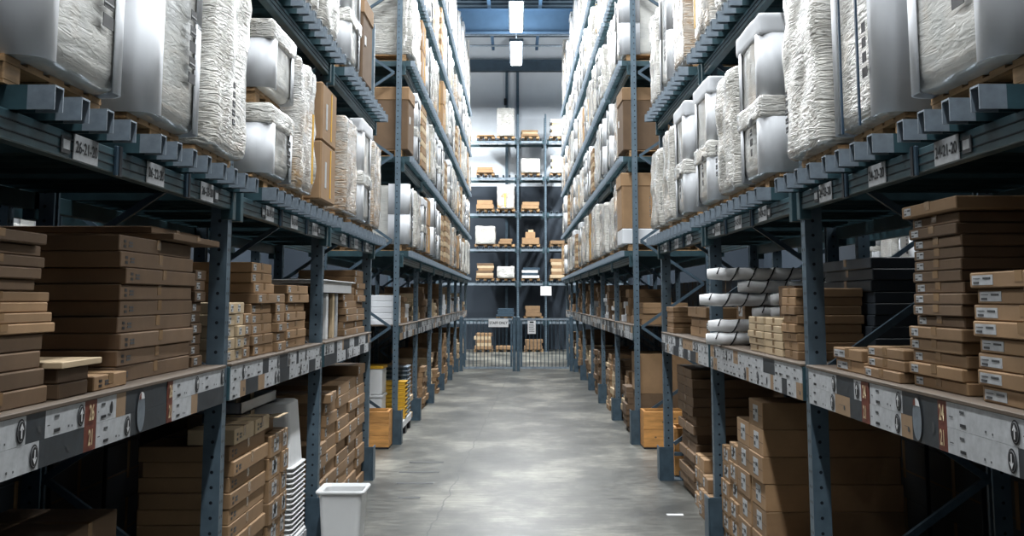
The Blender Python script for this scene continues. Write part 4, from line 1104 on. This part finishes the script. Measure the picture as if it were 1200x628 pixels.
# ------------------------------------------------------------------ the same racks go on unseen beside the camera, added to shade near bays
for s in (-1, 1):
    for k, (y0, y1) in enumerate(((.13, 2.95), (-2.69, .13), (-5.51, -2.69))):
        w_ = ('unseen beside the camera', 'unseen just behind the camera', 'unseen well behind the camera')[k]
        o = place(inst(near_fr), s, y0, 0, 0); tag(o, 'perforated blue upright frame, %s near rack, %s' % (SIDE[s], w_), 'rack frame', 'upright frames of the near racks')
        for li, z in enumerate(LV_NEAR):
            shelf(s, (y0+y1)/2, y1-y0, z, 'teal pallet shelf, %s near rack, %s, %s' % (SIDE[s], LVN[li], w_), 'pallet shelves of the near racks', [-.88, 0, .88])
            for c in range(3):
                o = place(get_load(('board', 'wrinkled', 'capped')[c], .66, .92, c), s, (y0+y1)/2-.88+.88*c, -.1, z+BH+.0745)
                tag(o, 'wrapped load, %s near rack, %s, %s, %s in its bay' % (SIDE[s], LVN[li], w_, ORD[c]), 'pallet load', 'loads on the near racks')
        sign_shelf(s, (y0+y1)/2, y1-y0, 'picking shelf edged with printed cards, %s near rack, %s' % (SIDE[s], w_), rnd_rows(y1-y0, 400+k))
        if k: continue
        for c in range(3):  # out-of-view cartons added to block light from the lower shelves
            for q in range(2): carton(s, y0+.1+c*.9, y0+.9+c*.9, .1, .95, q*.501, .5, 'large carton on the floor of the %s rack %s, %s pile, %s' % (SIDE[s], w_, ORD[c], pos_word(q, 2)), 'kraft_dark', None, True, 0, 'unseen cartons beside the camera')
            carton(s, y0+.1+c*.9, y0+.9+c*.9, .1, .95, ZS, .5, 'large carton on the picking shelf of the %s rack %s, %s' % (SIDE[s], w_, ORD[c]), 'kraft_dark', None, True, 0, 'unseen cartons beside the camera')

# ------------------------------------------------------------------ cartons past the 300 that show largest become one uncounted mass
def shown(o):
    me = o.data; b = [Vector(c) for c in o.bound_box]; w_ = b[6].x-b[0].x; h_ = b[6].z-b[0].z
    x, y, z = o.location; Y = max(y-w_/2, .5)
    if z > 1.2 and z < 2.4: pass
    ext = 1292*(abs(x)/Y-abs(x)/(y+w_/2)); vis = 1.
    px = 600-1292*abs(x)/y
    py = 350-1292*(z+h_/2-1.81)/y
    if px < -20 or py > 650: vis = .05
    if abs(x) > 2.2: vis *= .15
    return ext*1292*h_/y*vis
cart = [o for o in COL.objects if o.get('category') == 'carton' and o.type == 'MESH']
cart.sort(key=shown, reverse=True)
rest = cart[300:]
V, FF, MI = [], [], []; mats = []
bpy.context.view_layer.update()
def absorb(o):
    mw = o.matrix_world; k = len(V); me = o.data
    V.extend(tuple(mw @ v.co) for v in me.vertices)
    for p in me.polygons:
        FF.append(tuple(k+i for i in p.vertices)); mt = me.materials[p.material_index]
        if mt not in mats: mats.append(mt)
        MI.append(mats.index(mt))
for o in rest:
    for c in CH.get(o.name, []): absorb(c)
    absorb(o)
for o in rest:
    for c in CH.get(o.name, []): bpy.data.objects.remove(c)
    bpy.data.objects.remove(o)
me = bpy.data.meshes.new('stacked_cartons'); me.from_pydata(V, [], FF)
for m in mats: me.materials.append(m)
me.polygons.foreach_set('material_index', MI); me.update()
tag(obj('stacked_cartons', me), 'mass of small brown cartons stacked deep along the lower shelves of both racks', 'cartons', None, 'stuff')

# ------------------------------------------------------------------ world, camera
w = bpy.data.worlds.new('world'); scene.world = w; w.use_nodes = True
w.node_tree.nodes['Background'].inputs['Color'].default_value = (.04, .16, .55, 1)
w.node_tree.nodes['Background'].inputs['Strength'].default_value = .12
cam = bpy.data.cameras.new('camera'); co = bpy.data.objects.new('camera', cam); COL.objects.link(co)
F = 1292.; TH = math.radians(7.1)
co.location = (0, 0, 1.81); co.rotation_euler = (PI/2+TH, 0, 0)
cam.sensor_width = 36; cam.lens = F/1200*36; cam.clip_end = 200
cy = 350-F*math.tan(TH)
cam.shift_x = (600-605)/1200; cam.shift_y = (cy-314)/1200
scene.camera = co
scene.cycles.diffuse_bounces = 1
scene.view_settings.view_transform = 'Standard'; scene.view_settings.look = 'None'
scene.view_settings.gamma = 1; scene.view_settings.use_curve_mapping = False
scene.view_settings.exposure = 0.15
